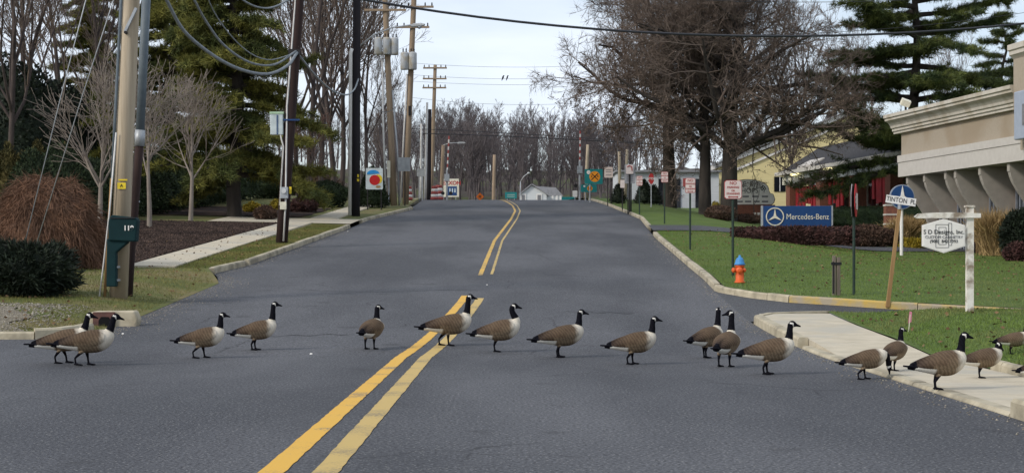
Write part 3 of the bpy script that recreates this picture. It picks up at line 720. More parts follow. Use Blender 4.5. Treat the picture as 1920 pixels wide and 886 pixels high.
# ---- shrubs and hedges
for i, (x, h) in enumerate([(20, 7.8), (105, 6.6)]):
    shrub("holly_tree", ground(x, 82 + 3 * i), (2.6, 2.2, h), 9000, .22, .13, m_yew, ["dark glossy holly behind the bronzed hedge at the picture's edge", "dark glossy holly nearer the guy wires"][i], "tree", "dark hollies", "ball", i)
for i in range(17):
    Y = 56 + 2.7 * i; X = -16.8 + .15 * math.sin(i * 2.1)
    shrub("arborvitae", (X, Y, float(hgt(X, Y))), (1.25, 1.25, 2.9 + .3 * math.sin(i * 1.7)), 2600, .16, .06, m_hedge,
          "dark green arborvitae in the hedge row behind the young trees", "hedge plant", "arborvitae hedge row", "cone", i)
for i in range(6):
    g = ground(-12 + 27 * i, 68)
    shrub("arborvitae", g, (.75, .75, 3.1 + .25 * math.sin(i * 2.6)), 2200, .16, .06, m_hedge_o, "bronzed arborvitae in the row above the weeping shrub", "hedge plant", "bronzed hedge row", "cone", 30 + i)
g = G(90, 501)
shrub("weeping_shrub", g, (1.42, 1.25, 2.3), 19000, .34, .016, m_weep, "big russet mound of a bare weeping shrub", "shrub", None, "dome", 50, hang=1.7, lump=.2, quad=False)
g = G(48, 553)
shrub("yew_bush", g, (.90, .7, 1.0), 9000, .17, .03, m_yew, "dark green yew bush in front of the weeping shrub", "shrub", None, "ball", 51, lump=.42)
for i, (x, y, d, n, m, lab, shp) in enumerate([
        (497, 412, (.45, .45, .62), 1500, m_brownhedge, "clipped round brownish shrub by the driveway edge", "ball"),
        (474, 398, (.42, .4, .5), 1200, m_yellowbush, "small golden shrub nearest the evergreen trunk", "ball"),
        (522, 394, (.45, .4, .55), 1200, m_yellowbush, "small golden shrub right behind the meter pole", "ball"),
        (566, 398, (.75, .6, .75), 1800, m_redhedge, "maroon bush between the meter pole and the driveway", "ball"),
        (612, 388, (1.15, .9, 1.45), 3500, m_hedge, "wide dark green shrub before the black pole", "ball"),
        (698, 389, (.95, .9, 2.25), 4500, m_hedge, "tall dark cone-shaped evergreen shrub beside the black pole", "cone"),
        (508, 372, (1.5, 1.0, 1.9), 3500, m_hedge, "big dark shrub beyond the driveway behind the golden shrubs", "ball"),
        (548, 366, (1.7, 1.0, 2.2), 3500, m_hedge, "big dark shrub beyond the driveway next to the meter pole", "ball"),
        (598, 368, (1.6, 1.0, 1.7), 3500, m_brownhedge, "big brownish thicket behind the wide dark shrub", "ball"),
        (650, 368, (1.5, 1.0, 2.0), 3500, m_hedge, "big dark thicket right behind the black pole's foot", "ball"),
        (722, 380, (.4, .4, .7), 900, m_brownhedge, "little rust-coloured shrub under the painted board", "ball"),
        (1490, 457, (2.15, .42, .62), 9000, m_redhedge, "clipped maroon hedge under the blue star sign", "box"),
        (1622, 463, (1.0, .55, .95), 4200, m_brownhedge, "bushy brown shrub next to the end of the maroon hedge", "ball"),
        (1659, 461, (.7, .5, .75), 3000, m_brownhedge, "low brown shrub behind the wooden stake post of the street sign", "ball"),
        (1640, 424, (3.6, .7, 1.1), 9000, m_hedge, "long dark green hedge in front of the brick shop", "box"),
        (1760, 432, (.8, .6, 1.0), 2500, m_yew, "dark shrub behind the white hexagonal sign", "ball"),
        (1697, 464, (.20, .2, .40), 700, m_yellowbush, "golden shrub, first of three tufts by the stake post", "ball"),
        (1710, 465, (.21, .2, .42), 700, m_yellowbush, "golden shrub, middle one of three tufts", "ball"),
        (1723, 466, (.20, .2, .40), 700, m_yellowbush, "golden shrub, the one touching the hexagonal sign's edge", "ball"),
        (1878, 452, (.9, .7, 1.3), 3500, m_hedge, "dark green shrub against the dealership wall", "ball"),
        (1912, 482, (.62, .6, 1.62), 5000, m_yew, "tall dark egg-shaped yew by the dealership front", "ball"),
        (1908, 489, (.42, .4, .62), 1800, m_redhedge, "small maroon shrub at the foot of the dark yew", "ball"),
        (1838, 474, (.5, .4, .6), 1500, m_redhedge, "small maroon shrub behind the white sign post", "ball"),
        (1352, 412, (.8, .6, .75), 2200, m_brownhedge, "brown shrub at the brick sign base, nearest the oak", "ball"),
        (1395, 417, (1.3, .5, .5), 2200, m_brownhedge, "low brown shrub spread before the brick sign base", "ball"),
        (1342, 398, (.3, .3, .8), 700, m_yellowbush, "thin yellow-green shrub between oak trunk and brick sign base", "ball"),
        (1159, 381, (.5, .5, 1.2), 900, m_yew, "dark little conifer nearest the railway crossing", "cone"),
        (1208, 382, (.6, .6, 1.5), 1200, m_yew, "dark little conifer before the stop sign far off", "cone"),
        (1226, 383, (.55, .55, 1.2), 1000, m_yew, "dark little conifer before the white storefront", "cone"),
        (1284, 386, (.9, .8, 1.7), 1800, m_yew, "dark broad conifer beside the oak trunk", "cone")]):
    shrub("shrub" if shp != "box" else "hedge", G(x, y), d, n, .11 if d[2] < 1.2 else .16, .05, m, lab, "shrub" if shp != "box" else "hedge", None, shp, 60 + i)
def straw(g, d, n, lab, seed):
    rng = np.random.default_rng(seed); root = thing("ornamental_grass", g, lab, "grass clump", "dry ornamental grass clumps")
    C = rng.normal(0, .16, (n, 3)) * [d[0], d[1], 0]; D = rng.normal(0, .30, (n, 3)) + [0, 0, 1.0]; D[:, 2] = 1
    L = rng.uniform(.6, 1.05, n) * d[2]; mid = C + D / np.linalg.norm(D, axis=1, keepdims=True) * L[:, None] * .6
    V1, F1 = blades(C, D, L * .75, .02, rng); D2 = D + rng.normal(0, .25, (n, 3)) * [1, 1, 0]
    V2, F2 = blades(mid, D2 * [1.6, 1.6, .8], L * .42, .03, rng)
    mesh_np("stalks", V1, F1, m_straw, root); mesh_np("plumes", V2, F2, m_straw, root)
straw(G(1868, 479), (1.2, 1.2, 1.75), 3000, "dry straw-coloured grass clump beside the tall dark yew", 1)
straw(G(1700, 459), (1.3, 1.0, 1.35), 2600, "dry straw-coloured grass clump behind the golden tufts", 2)

# ---- the far wood on the hill
def wood():
    rng = np.random.default_rng(77); va = []
    for i in range(4):
        a, b = bare_tree_segments(80 + i, 13, .24, [13, 6, 5], ang=(14, 40), up=.14, wig=.12, ratio=(.36, .58), start=.25, shrink=.75, rmin=.022)
        V1, F1 = tubes_np(a, 4); V2, F2 = tubes_np(b, 3)
        va.append((np.concatenate([V1, V2]), np.concatenate([F1, F2 + len(V1)])))
    Vs, Fs, n = [], [], 0
    for i in range(290):
        Y = rng.uniform(296, 450); x = rng.uniform(-60, 2000) if i > 150 else rng.uniform(700, 1200)
        X = (x - CX) / F * Y; z = float(ground_z(np.array([[X]]), np.array([[min(Y, 329)]]))[0, 0]) + float(hill(X, Y) - hill(X, min(Y, 329))) + (RZ(Y) - RZ(min(Y, 329))) - .6
        V, Fq = va[i % 4]; a = rng.uniform(0, 6.28); s = rng.uniform(.75, 1.15)
        c, sn = math.cos(a), math.sin(a)
        W = np.stack([(V[:, 0] * c - V[:, 1] * sn) * s + X, (V[:, 0] * sn + V[:, 1] * c) * s + Y, V[:, 2] * s + z], 1)
        Vs.append(W); Fs.append(Fq + n); n += len(W)
    o = mesh_np("far_wood", np.concatenate(Vs), np.concatenate(Fs), m_twig_far)
    tag(o, "far-off bare grey wood covering the hill beyond the crossing", "wood", kind="stuff")
wood()

# ---- grass blades
def grass(name, pts, mat, label, hgt_=.06, seed=0):
    rng = np.random.default_rng(seed); X, Y = pts; Z = hgt(X, Y)
    C = np.stack([X, Y, Z - .005], 1); D = rng.normal(0, .4, C.shape) + [0, 0, 1]
    V, Fq = blades(C, D, rng.uniform(.5, 1.3, len(C)) * hgt_, .010, rng)
    tag(mesh_np(name, V, Fq, mat), label, "grass", kind="stuff")
rng = np.random.default_rng(9)
Y = rng.uniform(29, 62, 120000); X = ER(np.maximum(Y, 34)) + .2 + rng.uniform(0, 1, len(Y)) ** 1.2 * 14; k = (Y > YF(X) + .2) & (np.abs((X * F / Y) - 480) < 560) & ~((Y > 59.5) & (Y < 64.5))
grass("lawn_grass", (X[k], Y[k]), m_blade, "short green grass of the lawn beyond the side street", .05, 1)
Y = rng.uniform(15, 28.2, 60000); X = rng.uniform(5.56, 10.5, len(Y)); k = (Y < YB(X) - .05) & (X * F / Y < 1000)
grass("lawn_grass", (X[k], Y[k]), m_blade, "short green grass of the corner lawn beside the pavement", .05, 2)
Y = 24.7 + rng.uniform(0, 1, 70000) ** 1.5 * 40; w = rng.uniform(0.02, 1, len(Y)) * np.where(Y < 39, 6, 1.25); X = EL(Y) - .16 * sstep(36.5, 38.5, Y) - w
k = ~((Y < 28.7) & (X < -7.9 + rng.normal(0, .3, len(Y)))) & ~((Y > 65.4) & (Y < 70.6))
grass("verge_grass", (X[k], Y[k]), m_blade_dry, "patchy yellowed grass of the verge around the mailbox", .06, 3)

rng = np.random.default_rng(31); n = 1500      # fallen leaves on lawns and along the kerbs
Y = np.concatenate([rng.uniform(29, 60, 700), rng.uniform(16, 27, 200), rng.uniform(25, 60, 600)])
X = np.concatenate([ER(np.maximum(Y[:700], 34)) + .3 + rng.uniform(0, 12, 700), rng.uniform(5.6, 9, 200), EL(Y[900:]) - .3 - rng.uniform(0, 4, 600)])
k = ~((X > 4.2) & (Y > YB(X) - .1) & (Y < YF(X) + .2)); X, Y = X[k], Y[k]
C = np.stack([X, Y, hgt(X, Y) + .04], 1); V, Fq = blades(C, rng.normal(0, 1, C.shape) * [1, 1, .25], .075, .05, rng, True)
tag(mesh_np("fallen_leaves", V, Fq, MAT("dead_leaf", (.20, .12, .06), (.12, .075, .04), rough=.95, scale=2, island=.4)), "scattered brown fallen leaves on the lawns", "leaves", kind="stuff")
# ------------------------------------------------------------------ poles, wires, signs
def lean_pole(name, base_px, Y, top_px, r0, r1, mat, label, cat="utility pole", group="utility poles along the street", ext=1.0, n=12):
    """a pole whose foot and upper end are given as photo pixels at depth Y; returns the thing and a function height-fraction -> local point"""
    b = ground(base_px[0], Y); t = P(top_px[0], top_px[1], Y); t = b + (t - b) * ext
    root = thing(name, b, label, cat, group); d = t - b
    MB().tube([Vector((0, 0, -.3)) - d * .0, d * .25, d * .5, d * .75, d], [r0, r0 * .75 + r1 * .25, (r0 + r1) / 2, r0 * .25 + r1 * .75, r1], n).build("pole", mat, root, smooth=True)
    return root, b, (lambda y: (P(0, y, Y).z - b.z) / d.z * d)
def rod(name, parent, pts, r, mat, n=8): return MB().tube(pts, r, n).build(name, mat, parent, smooth=True)

def can(parent, c, r=.2, h=.75):
    o = MB().lathe([(r * .9, 0), (r, .04), (r, h - .06), (r * .92, h), (r * .5, h + .05)], c, 14).build("transformer", m_can, parent, smooth=True)
    for a in (-.09, .09): MB().lathe([(.03, 0), (.045, .05), (.03, .1), (.045, .15), (.02, .24)], Vector(c) + Vector((a, 0, h + .03)), 8).build("bushing", m_darkpost, o)
    return o
def crossarm(parent, c, w=2.2):
    o = MB().box(c, (w, .1, .12)).build("crossarm", m_poletan, parent)
    for a in (-.45, -.25, .25, .45): MB().lathe([(.03, 0), (.05, .06), (.03, .1), (.045, .15), (.015, .2)], Vector(c) + Vector((a * w, 0, .06)), 8).build("insulator", m_darkpost, o)

# pale pole with the mailbox
YP1 = G(221, 557).y
root, b, at = lean_pole("utility_pole", (221, 0), YP1, (249, -60), .175, .145, m_polewood, "pale weathered pole behind the green mailbox", ext=1.9)
o = Vector((-.19, -.10, 0))
rod("conduit", root, [at(335) + o, at(200) + o * .97, at(60) + o * .93, at(-60) + o * .9], .03, m_conduit)
rod("pole_guard", root, [at(556) + o * 1.15 + Vector((0, -.03, 0)), at(335) + o * 1.05], .028, m_stake)
rod("ground_wire", root, [at(562) + o * 1.5 + Vector((-.02, -.08, 0)), at(500) + o * 1.35 + Vector((0, -.07, 0)), at(400) + o * 1.1 + Vector((.02, -.08, 0)), at(250) + o * .9 + Vector((.04, -.1, 0))], .016, m_whitepipe)
tg = MB().box(at(349) + Vector((.02, -.185, 0)), (.16, .012, .12)).build("tag", m_yellowtag, root)
text("lettering", "A", .09, m_black, tg, at(349) + Vector((.02, -.194, 0)))
MB().box(at(338) + Vector((.04, -.185, 0)), (.17, .01, .03)).build("tag", m_yellowtag, root)
MB().box(at(40) + Vector((.05, -.18, 0)), (.05, .06, .5), Matrix.Rotation(.45, 3, 'Y')).build("brace", m_galv, root)
MB().tube([at(64) + Vector((-.03, -.24, 0)), at(64) + Vector((-.03, -.1, 0))], .03, 8).build("bolt", m_darkpost, root)
for i, (tx, ax, ay) in enumerate([(161, 20, 470), (213, 38, 505)]):   # guy wires down to anchors behind the yew
    a = ground(ax, 31.5 + i); top = P(tx, 0, 30.5); end = a + (top - a) * 1.35
    w = thing("guy_wire", a, ["outer guy wire slanting down behind the yew bush", "inner guy wire slanting down to the yew bush"][i], "wire", "guy wires of the pale pole")
    rod("strand", w, [Vector((0, 0, -.2)), (end - a) * .5, end - a], .011, m_galv, 6)
    rod("anchor_rod", w, [Vector((0, 0, -.25)), (end - a) * .06], .018, m_galv, 6)
# dark stub pole with the grey riser
root, b, at = lean_pole("stub_pole", (238, 0), YP1 + .5, (262, 262), .095, .085, m_poledark, "dark stub pole with a fat grey conduit riser rising from its top", "pole", None)
d = at(262); up = P(276, -40, YP1 + .5) - P(262, 262, YP1 + .5)
MB().tube([d - up * .04, d + up * .06], .098, 12).build("sleeve", m_galv, root, smooth=True)
rod("conduit", root, [d, d + up * .5, d + up], .085, m_conduit, 12)
rod("strap", root, [at(378) + Vector((-.22, 0, 0)), at(378) + Vector((.1, 0, 0))], .018, m_galv)

# dark pole with the meter
root, b, at = lean_pole("utility_pole", (527, 0), 50.7, (560, 0), .19, .16, m_poledark, "dark brown leaning pole with meter box and pale cabinet", ext=1.6)
o = Vector((-.10, -.17, 0))
rod("conduit", root, [at(452) + Vector((.10, -.2, 0)), at(380) + Vector((.08, -.2, 0)), at(300) + Vector((0, -.2, 0)), at(200) + o, at(0) + o * .8, at(-80) + o * .8], .028, m_whitepipe)
rod("conduit", root, [at(385) + Vector((-.1, -.19, 0)), at(275) + Vector((-.12, -.19, 0)), at(262) + Vector((-.2, -.19, 0)), at(250) + Vector((-.25, -.19, 0))], .024, m_whitepipe)
mb = MB().box(at(362) + Vector((.02, -.25, 0)), (.25, .12, .36)).build("meter_box", m_galv, root, bevel=.015)
MB().tube([at(360) + Vector((.02, -.31, .02)), at(360) + Vector((.02, -.37, .02))], .075, 14).build("meter", m_lamphead, mb)
MB().box(at(386) + Vector((.02, -.24, 0)), (.2, .1, .24)).build("junction_box", m_cream, root, bevel=.01)
MB().box(at(357) + Vector((.2, -.19, 0)), (.07, .02, .22)).build("tag", m_yellowtag, root)
c = at(234) + Vector((-.38, -.1, 0))
cb = MB().box(c, (.40, .26, .66)).build("cabinet", m_skyboard, root, bevel=.02)
MB().box(c + Vector((0, 0, .36)), (.44, .3, .07)).build("cabinet_lid", MAT("pale_green_lid", (.45, .62, .42), rough=.6), cb)
MB().box(c + Vector((.02, -.145, -.02)), (.03, .02, .62)).build("cabinet_strap", m_blue, cb)
MB().box(c + Vector((.35, -.10, .14)), (.75, .04, .05)).build("cabinet_bracket", m_blue, cb)
knob = at(100) + Vector((0, -.2, 0)); MB().box(knob, (.34, .14, .2)).build("cable_clamp", m_darkpost, root)
POLE2 = b + at(100)
# black pole with white conduit and street lamp
root, b, at = lean_pole("utility_pole", (667, 0), 74.7, (669, 0), .20, .17, m_poleblack, "black pole with a full-height white conduit and the street lamp", ext=1.6)
rod("conduit", root, [at(403) + Vector((-.26, -.12, 0)), at(100) + Vector((-.26, -.12, 0)), at(92) + Vector((-.2, -.12, 0))], .085, m_white, 10)
MB().box(at(330) + Vector((.12, -.2, 0)), (.08, .02, .14)).build("tag", m_yellowtag, root)
MB().box(at(338) + Vector((.12, -.2, 0)), (.1, .02, .12)).build("tag", m_yellowtag, root)
arm = [P(672, 88, 74.7), P(700, 66, 74.6), P(735, 52, 74.3), P(772, 47, 74.0)]
rod("lamp_arm", root, [p - b for p in arm], .035, m_lamphead)
hd = P(783, 48, 74.0) - b
lh = MB().prism([(-.34, .02), (-.2, .1), (.15, .09), (.36, .03), (.3, -.05), (-.28, -.06)], hd, (1, 0, .1), (0, 0, 1), .26).build("lamp_head", m_lamphead, root, bevel=.03)
MB().lathe([(.02, -.13), (.1, -.09), (.12, -.02)], hd + Vector((.08, 0, -.03)), 12).build("lens", m_galv, lh, smooth=True)
POLE3 = b + at(150)

# transformer poles
root, b, at = lean_pole("utility_pole", (739, 0), 92, (722, 0), .19, .15, m_poletan, "tan pole leaning outward with three grey transformer cans", ext=1.35)
for i, dx in enumerate((-.5, -.02, .42)): can(root, at(104) + Vector((dx, -.33 + .1 * (i == 2), 0)), .23, .95)
rod("conduit", root, [at(388) + Vector((-.45, -.1, 0)), at(250) + Vector((-.42, -.1, 0)), at(110) + Vector((-.3, -.1, 0))], .055, m_whitepipe)
rod("conduit", root, [at(386) + Vector((.3, -.1, 0)), at(280) + Vector((.33, -.1, 0)), at(170) + Vector((.2, -.1, 0))], .05, m_galv)
crossarm(root, at(20) + Vector((0, -.2, 0)), 2.4); crossarm(root, at(-20) + Vector((0, -.2, 0)), 2.4)
root, b, at = lean_pole("utility_pole", (760, 0), 95, (776, 0), .19, .15, m_poletan, "tan pole with a single pair of transformer cans beside the leaning one", ext=1.35)
for dx in (-.35, .12): can(root, at(132) + Vector((dx, -.33, 0)), .25, 1.0)
rod("conduit", root, [at(380) + Vector((-.28, -.12, 0)), at(260) + Vector((-.26, -.12, 0)), at(140) + Vector((-.2, -.12, 0))], .05, m_whitepipe)
MB().box(at(208) + Vector((.05, -.22, 0)), (.16, .12, .55)).build("switch", m_darkpost, root)
crossarm(root, at(52) + Vector((0, -.2, 0)), 2.0); crossarm(root, at(14) + Vector((.2, -.2, 0)), 2.0)
# farther poles
for x0, x1, y1, Y, r, m, lab, arms in [
        (808, 816, 122, 128, .17, m_poletan, "far pole with stacked crossarms against the sky", (128, 148, 165)),
        (797, 801, 192, 116, .10, m_whitepipe, "thin pale pole between the transformer poles and the crossarm pole", ()),
        (789, 790, 232, 112, .09, m_whitepipe, "short pale pole beside the square sign back", ()),
        (804, 806, 205, 121, .16, m_poleblack, "thin black pole next to the far crossarm pole", ()),
        (925, 927, 290, 190, .22, m_poletan, "lone bare stub pole in the middle beyond the road crest", ()),
        (1098, 1102, 271, 116, .13, m_polewood, "pale pole behind the teal crossing signs", ()),
        (1163, 1161, 284, 108, .12, m_polewood, "pale slim pole between the far signs", ()),
        (1172, 1176, 280, 112, .12, m_polewood, "second pale slim pole behind the weight limit sign", ())]:
    root, b, at = lean_pole("utility_pole", (x0, 0), Y, (x1, y1), r, r * .8, m, lab, n=8)
    for ya in arms: crossarm(root, at(ya) + Vector((0, -.15, 0)), 1.9)
root, b, at = lean_pole("street_lamp", (827, 0), 124, (831, 272), .16, .13, m_poletan, "tan lamp pole with a curved arm over the road at the crest", "street lamp", None, n=8)
t = at(272); rod("lamp_arm", root, [t, t + Vector((.5, 0, .15)), t + Vector((1.1, 0, .18))], .03, m_lamphead, 6)
MB().prism([(-.3, 0), (-.1, .09), (.3, .07), (.4, -.03), (-.2, -.06)], t + Vector((1.35, 0, .17)), (1, 0, 0), (0, 0, 1), .25).build("lamp_head", m_lamphead, root)
root, b, at = lean_pole("street_lamp", (974, 0), 250, (976, 340), .09, .07, m_galv, "small far street lamp above the white house roof", "street lamp", None, n=6)
t = at(340); rod("lamp_arm", root, [t, t + Vector((.5, 0, .8)), t + Vector((1.2, 0, 1.3))], .05, m_lamphead, 6)
MB().lathe([(.05, -.15), (.22, 0), (.15, .12), (.03, .16)], t + Vector((1.25, 0, 1.3)), 8).build("lamp_head", m_lamphead, root)

# wires
def wire(pts, r, mat, label, group="overhead wires", n=6):
    a = Vector(pts[0]); root = thing("cable", a, label, "wire", group)
    rod("strand", root, [Vector(p) - a for p in pts], r, mat, n); return root
def sag(p, q, drop, k=14):
    p, q = Vector(p), Vector(q)
    return [p.lerp(q, i / k) - Vector((0, 0, drop * 4 * (i / k) * (1 - i / k))) for i in range(k + 1)]
def quad_px(pts, Y0, Y1, x0, x1, k=24):
    c = np.polyfit([p[0] for p in pts], [p[1] for p in pts], 2)
    return [P(x, float(np.polyval(c, x)), Y0 + (Y1 - Y0) * i / k) for i, x in enumerate(np.linspace(x0, x1, k + 1))]
wire(quad_px([(680, 0), (1040, 46), (1380, 69), (1920, 44)], 33, 36, 380, 2150), .026, m_cable, "thick black cable sagging across the whole street")
wire(quad_px([(720, 8), (1100, 48), (1500, 70), (1920, 22)], 62, 66, 560, 2100), .009, m_cable, "thin wire running just under the thick black cable")
wire(quad_px([(1200, -6), (1560, 4), (1920, -14)], 55, 58, 900, 2100), .01, m_cable, "topmost thin wire over the pine")
def loop(px, Y0, Y1):
    c = catmull_px(px, 5); return [P(x, y, Y0 + (Y1 - Y0) * i / (len(c) - 1)) for i, (x, y) in enumerate(c)]
def catmull_px(pts, k):
    Q = [np.array(p, float) for p in pts]; Q = [2 * Q[0] - Q[1]] + Q + [2 * Q[-1] - Q[-2]]; out = []
    for i in range(1, len(Q) - 2):
        for j in range(k):
            t_ = j / k; a, b, c, d = Q[i - 1:i + 3]
            out.append(.5 * (2 * b + (c - a) * t_ + (2 * a - 5 * b + 4 * c - d) * t_ ** 2 + (3 * b - a - 3 * c + d) * t_ ** 3))
    return out + [Q[-2]]
for i, (px, r) in enumerate([([(285, -50), (312, 0), (345, 58), (398, 103), (450, 130), (500, 139), (538, 124), (557, 99)], .05),
                             ([(330, -60), (364, 0), (386, 40), (420, 85), (468, 117), (515, 121), (555, 96)], .035), ([(372, -60), (400, 20), (450, 85), (500, 112), (554, 100)], .018)]):
    wire(loop(px, 44, 50.4), r, m_cable_gr, ["lowest thick grey cable loop hanging to the meter pole", "upper grey cable loop hanging to the meter pole", "thinnest dark cable loop hanging to the meter pole"][i])
wire(loop([(425, -30), (455, 0), (485, 14), (515, 13), (556, -8)], 47, 50.4), .03, m_cable_gr, "short grey cable bend at the top of the picture by the meter pole")
wire(loop([(560, 103), (590, 140), (620, 168), (648, 178), (664, 168), (672, 148)], 50.7, 74.5), .035, m_cable_gr, "grey cable swagged between the meter pole and the black pole")
wire(sag(POLE3, P(742, 200, 92), .8), .018, m_cable, "dark cable between the black pole and the leaning transformer pole")
for i, (a, c, e) in enumerate([((790, 242), (960, 250), (1150, 263)), ((790, 250), (960, 256), (1150, 266)), ]):
    wire(quad_px([a, c, e], 112, 112, 770, 1260), .028 if i else .02, m_cable, ["upper dark wire across the street at the crossing", "lower thick wire across the street at the crossing"][i])
for i, (a, c, e) in enumerate([((770, 140), (950, 148), (1130, 142)), ((770, 152), (950, 159), (1130, 155)), ((770, 118), (950, 126), (1130, 121)), ((790, 185), (950, 196), (1130, 190))]):
    wire(quad_px([a, c, e], 150, 150, 760, 1300), .014, m_cable_gr, ["thin far wire the two birds sit on", "thin far wire just below the birds", "thin far wire above the birds", "lowest thin far wire against the sky"][i], "thin wires against the sky")
for i, x in enumerate((943, 951)):
    p = P(x, 147, 150); o = thing("bird", p, ["small dark bird on the wire, the plumper one", "small dark bird on the wire, the slimmer one beside it"][i], "bird", "birds on the wire")
    s = 1.0 - .18 * i
    MB().tube([(-.12 * s, 0, -.22), (-.05, 0, -.05), (0, 0, .06), (.03, 0, .17), (.06, 0, .25), (.16, 0, .25)], [.02, .06 * s, .09 * s, .075 * s, .055, .008], 8).build("body", m_black, o, smooth=True)

# mailbox
Ym = YP1 - .36; mb_ = ground(212, Ym)
root = thing("mailbox", mb_, "dark green plastic mailbox with number 119 on its post", "mailbox")
k = 1 / ppm(Ym)
z0, z1 = (P(0, 453, Ym).z - mb_.z), (P(0, 403, Ym).z - mb_.z)
hw = 27 * k; yb = z0; ht = z1 - z0
prof = [(-hw, yb + .02), (-hw, yb + ht * .75), (-hw * .9, yb + ht * .94), (-hw * .72, yb + ht), (hw * .93, yb + ht * .90), (hw, yb + ht * .78), (hw * .9, yb)]
cx0 = 21 * k; zf = P(0, 537, Ym).z - mb_.z
for zz_ in (.25, .75): MB().box((.03, .1, zf + zz_ * .5), (.12, .22, .04)).build("pole_strap", m_galv, root)
MB().prism(prof, (cx0, 0, 0), (1, 0, 0), (0, 0, 1), .26).build("body", m_mailbox, root, bevel=.025)
MB().prism([(-.10, zf), (.085, zf), (.085, z0 - .2), (.3, z0 - .02), (.34, z0 + .06), (-.09, z0 + .06)], (-.01, 0, 0), (1, 0, 0), (0, 0, 1), .17).build("post", m_mailbox, root, bevel=.02)
MB().box((cx0, -.136, yb + ht * .88), (hw * 1.7, .02, .02)).build("lid_seam", m_black, root)
text("lettering", "119", .13, m_white, root, (cx0 + hw * .42, -.142, yb + ht * .5), bold=.004)

# storm drain inlet at the kerb corner
p = G(205, 612); root = thing("storm_drain", (p.x, p.y, p.z), "storm drain inlet with concrete hood and rusty iron back at the kerb corner", "drain")
MB().prism([(-.38, -.1), (-.42, .16), (-.3, .25), (.40, .26), (.46, .1), (.4, -.1)], (0, .22, 0), (1, 0, 0), (0, 0, 1), .3).build("hood", m_kerb, root, bevel=.03)
MB().box((-.10, .045, .11), (.36, .05, .26)).build("iron_plate", m_rust, root)
MB().prism([(-.1, -.02), (.1, -.02), (.1, .1), (.06, .16), (-.06, .16), (-.1, .1)], (-.08, .012, 0), (1, 0, 0), (0, 0, 1), .03).build("opening", m_void, root)

# ---- sign helper
def sign(name, x, yt, yb, w, base_y, label, cat="sign", group=None, face=None, lines=(), post=None, edge=None, Yd=None, posts=(0,), pr=.03, yaw=0.0, shape=None, bars=(), barmat=None):
    """panel on post; position from the foot's pixel, size from the panel's pixels"""
    g = G(x, base_y) if Yd is None else ground(x, Yd); k = g.y / F
    zt, zb = EYE + (HY - yt) * k - g.z, EYE + (HY - yb) * k - g.z; W, Hh = w * k, zt - zb
    root = thing(name, g, label, cat, group, rotz=yaw)
    for px in posts: MB().tube([(px * W, 0, -.2), (px * W, 0, zt - .03)], pr, 8).build("post", post or m_greenpost, root)
    if shape is None:
        c = min(.04, W * .12); shape = [(-W / 2 + c, zb), (W / 2 - c, zb), (W / 2, zb + c), (W / 2, zt - c), (W / 2 - c, zt), (-W / 2 + c, zt), (-W / 2, zt - c), (-W / 2, zb + c)]
    else: shape = [(a * W / 2, (zt + zb) / 2 + b * Hh / 2) for a, b in shape]
    pan = MB().prism(shape, (0, -pr - .012, 0), (1, 0, 0), (0, 0, 1), .012).build("panel", face or m_white, root)
    if edge: MB().prism([(a * .94, (b - (zt + zb) / 2) * .95 + (zt + zb) / 2) for a, b in shape], (0, -pr - .021, 0), (1, 0, 0), (0, 0, 1), .004).build("border", edge, pan)
    for body, fy, fs, m in lines:
        text("lettering", body, Hh * fs, m, pan, (0, -pr - .026, zb + Hh * fy), bold=.002)
    for fy in bars:      # lines too small to read in the photograph
        MB().box((0, -pr - .024, zb + Hh * fy), (W * (.3 if len(bars) == 3 and barmat is m_black else .66), .004, Hh * .055)).build("printed_line", barmat or m_grey, pan)
    return root, W, zb, zt, pr
NP = [("NO", .84, .24, m_brickred), ("PARKING", .62, .15, m_brickred), ("OR", .44, .13, m_brickred), ("STANDING", .28, .14, m_brickred)]
def no_parking(x, yt, yb, w, by, lab):
    r, W, zb, zt, pr = sign("parking_sign", x, yt, yb, w, by, lab, group="no parking signs along the kerb", face=m_red, edge=m_pinkwhite, lines=NP)
    Hh = zt - zb; a = W * .3
    MB().prism([(-a, 0), (-a * .7, .03), (-a * .7, .012), (a * .7, .012), (a * .7, .03), (a, 0), (a * .7, -.03), (a * .7, -.012), (-a * .7, -.012), (-a * .7, -.03)],
               (0, -pr - .026, zb + Hh * .11), (1, 0, 0), (0, 0, 1), .003).build("arrow", m_brickred, r)
no_parking(1374, 338, 373, 33, 516, "no parking sign nearest the fire hydrant, in front of the arched sign")
no_parking(1294, 334, 362, 19, 468, "no parking sign on the lawn edge, second from the hydrant")
no_parking(1246, 322, 342, 13, 419, "no parking sign in front of the oak nearest the white storefront")
no_parking(1199, 330, 348, 11, 402, "no parking sign just beside the far stop sign")
sign("warning_sign", 1181, 308, 344, 20, 397, "large grey sign with a red symbol at its top", face=m_signback, edge=MAT("dull_sign_white", (.36, .35, .36), rough=.6), posts=(-.18, .12),
     bars=(.46, .36, .26, .16), post=m_darkpost)
r, W, zb, zt, pr = sign("warning_sign", 1180.5, 309, 326, 14, 397.1, "small red turn-arrow plate fixed on the large grey sign", face=m_pinkwhite, post=m_darkpost, pr=.045)
MB().tube([(-.12, -.07, zb + .35), (-.02, -.07, zb + .42), (.1, -.07, zb + .36), (.12, -.07, zb + .16)], .03, 8).build("symbol", m_brickred, r)
sign("street_sign", 1167, 337, 352, 8, 394, "narrow pinkish sign beside the large grey sign", face=m_pinkwhite, post=m_darkpost)
sign("street_sign", 1141, 313, 333, 16, 382, "whitish sign nearest the railway crossing signs", face=m_pinkwhite, posts=(-.1, .3), post=m_darkpost, bars=(.75, .55, .25))
octo = [(math.cos(math.radians(22.5 + 45 * i)) * 1.08, math.sin(math.radians(22.5 + 45 * i)) * 1.08) for i in range(8)]
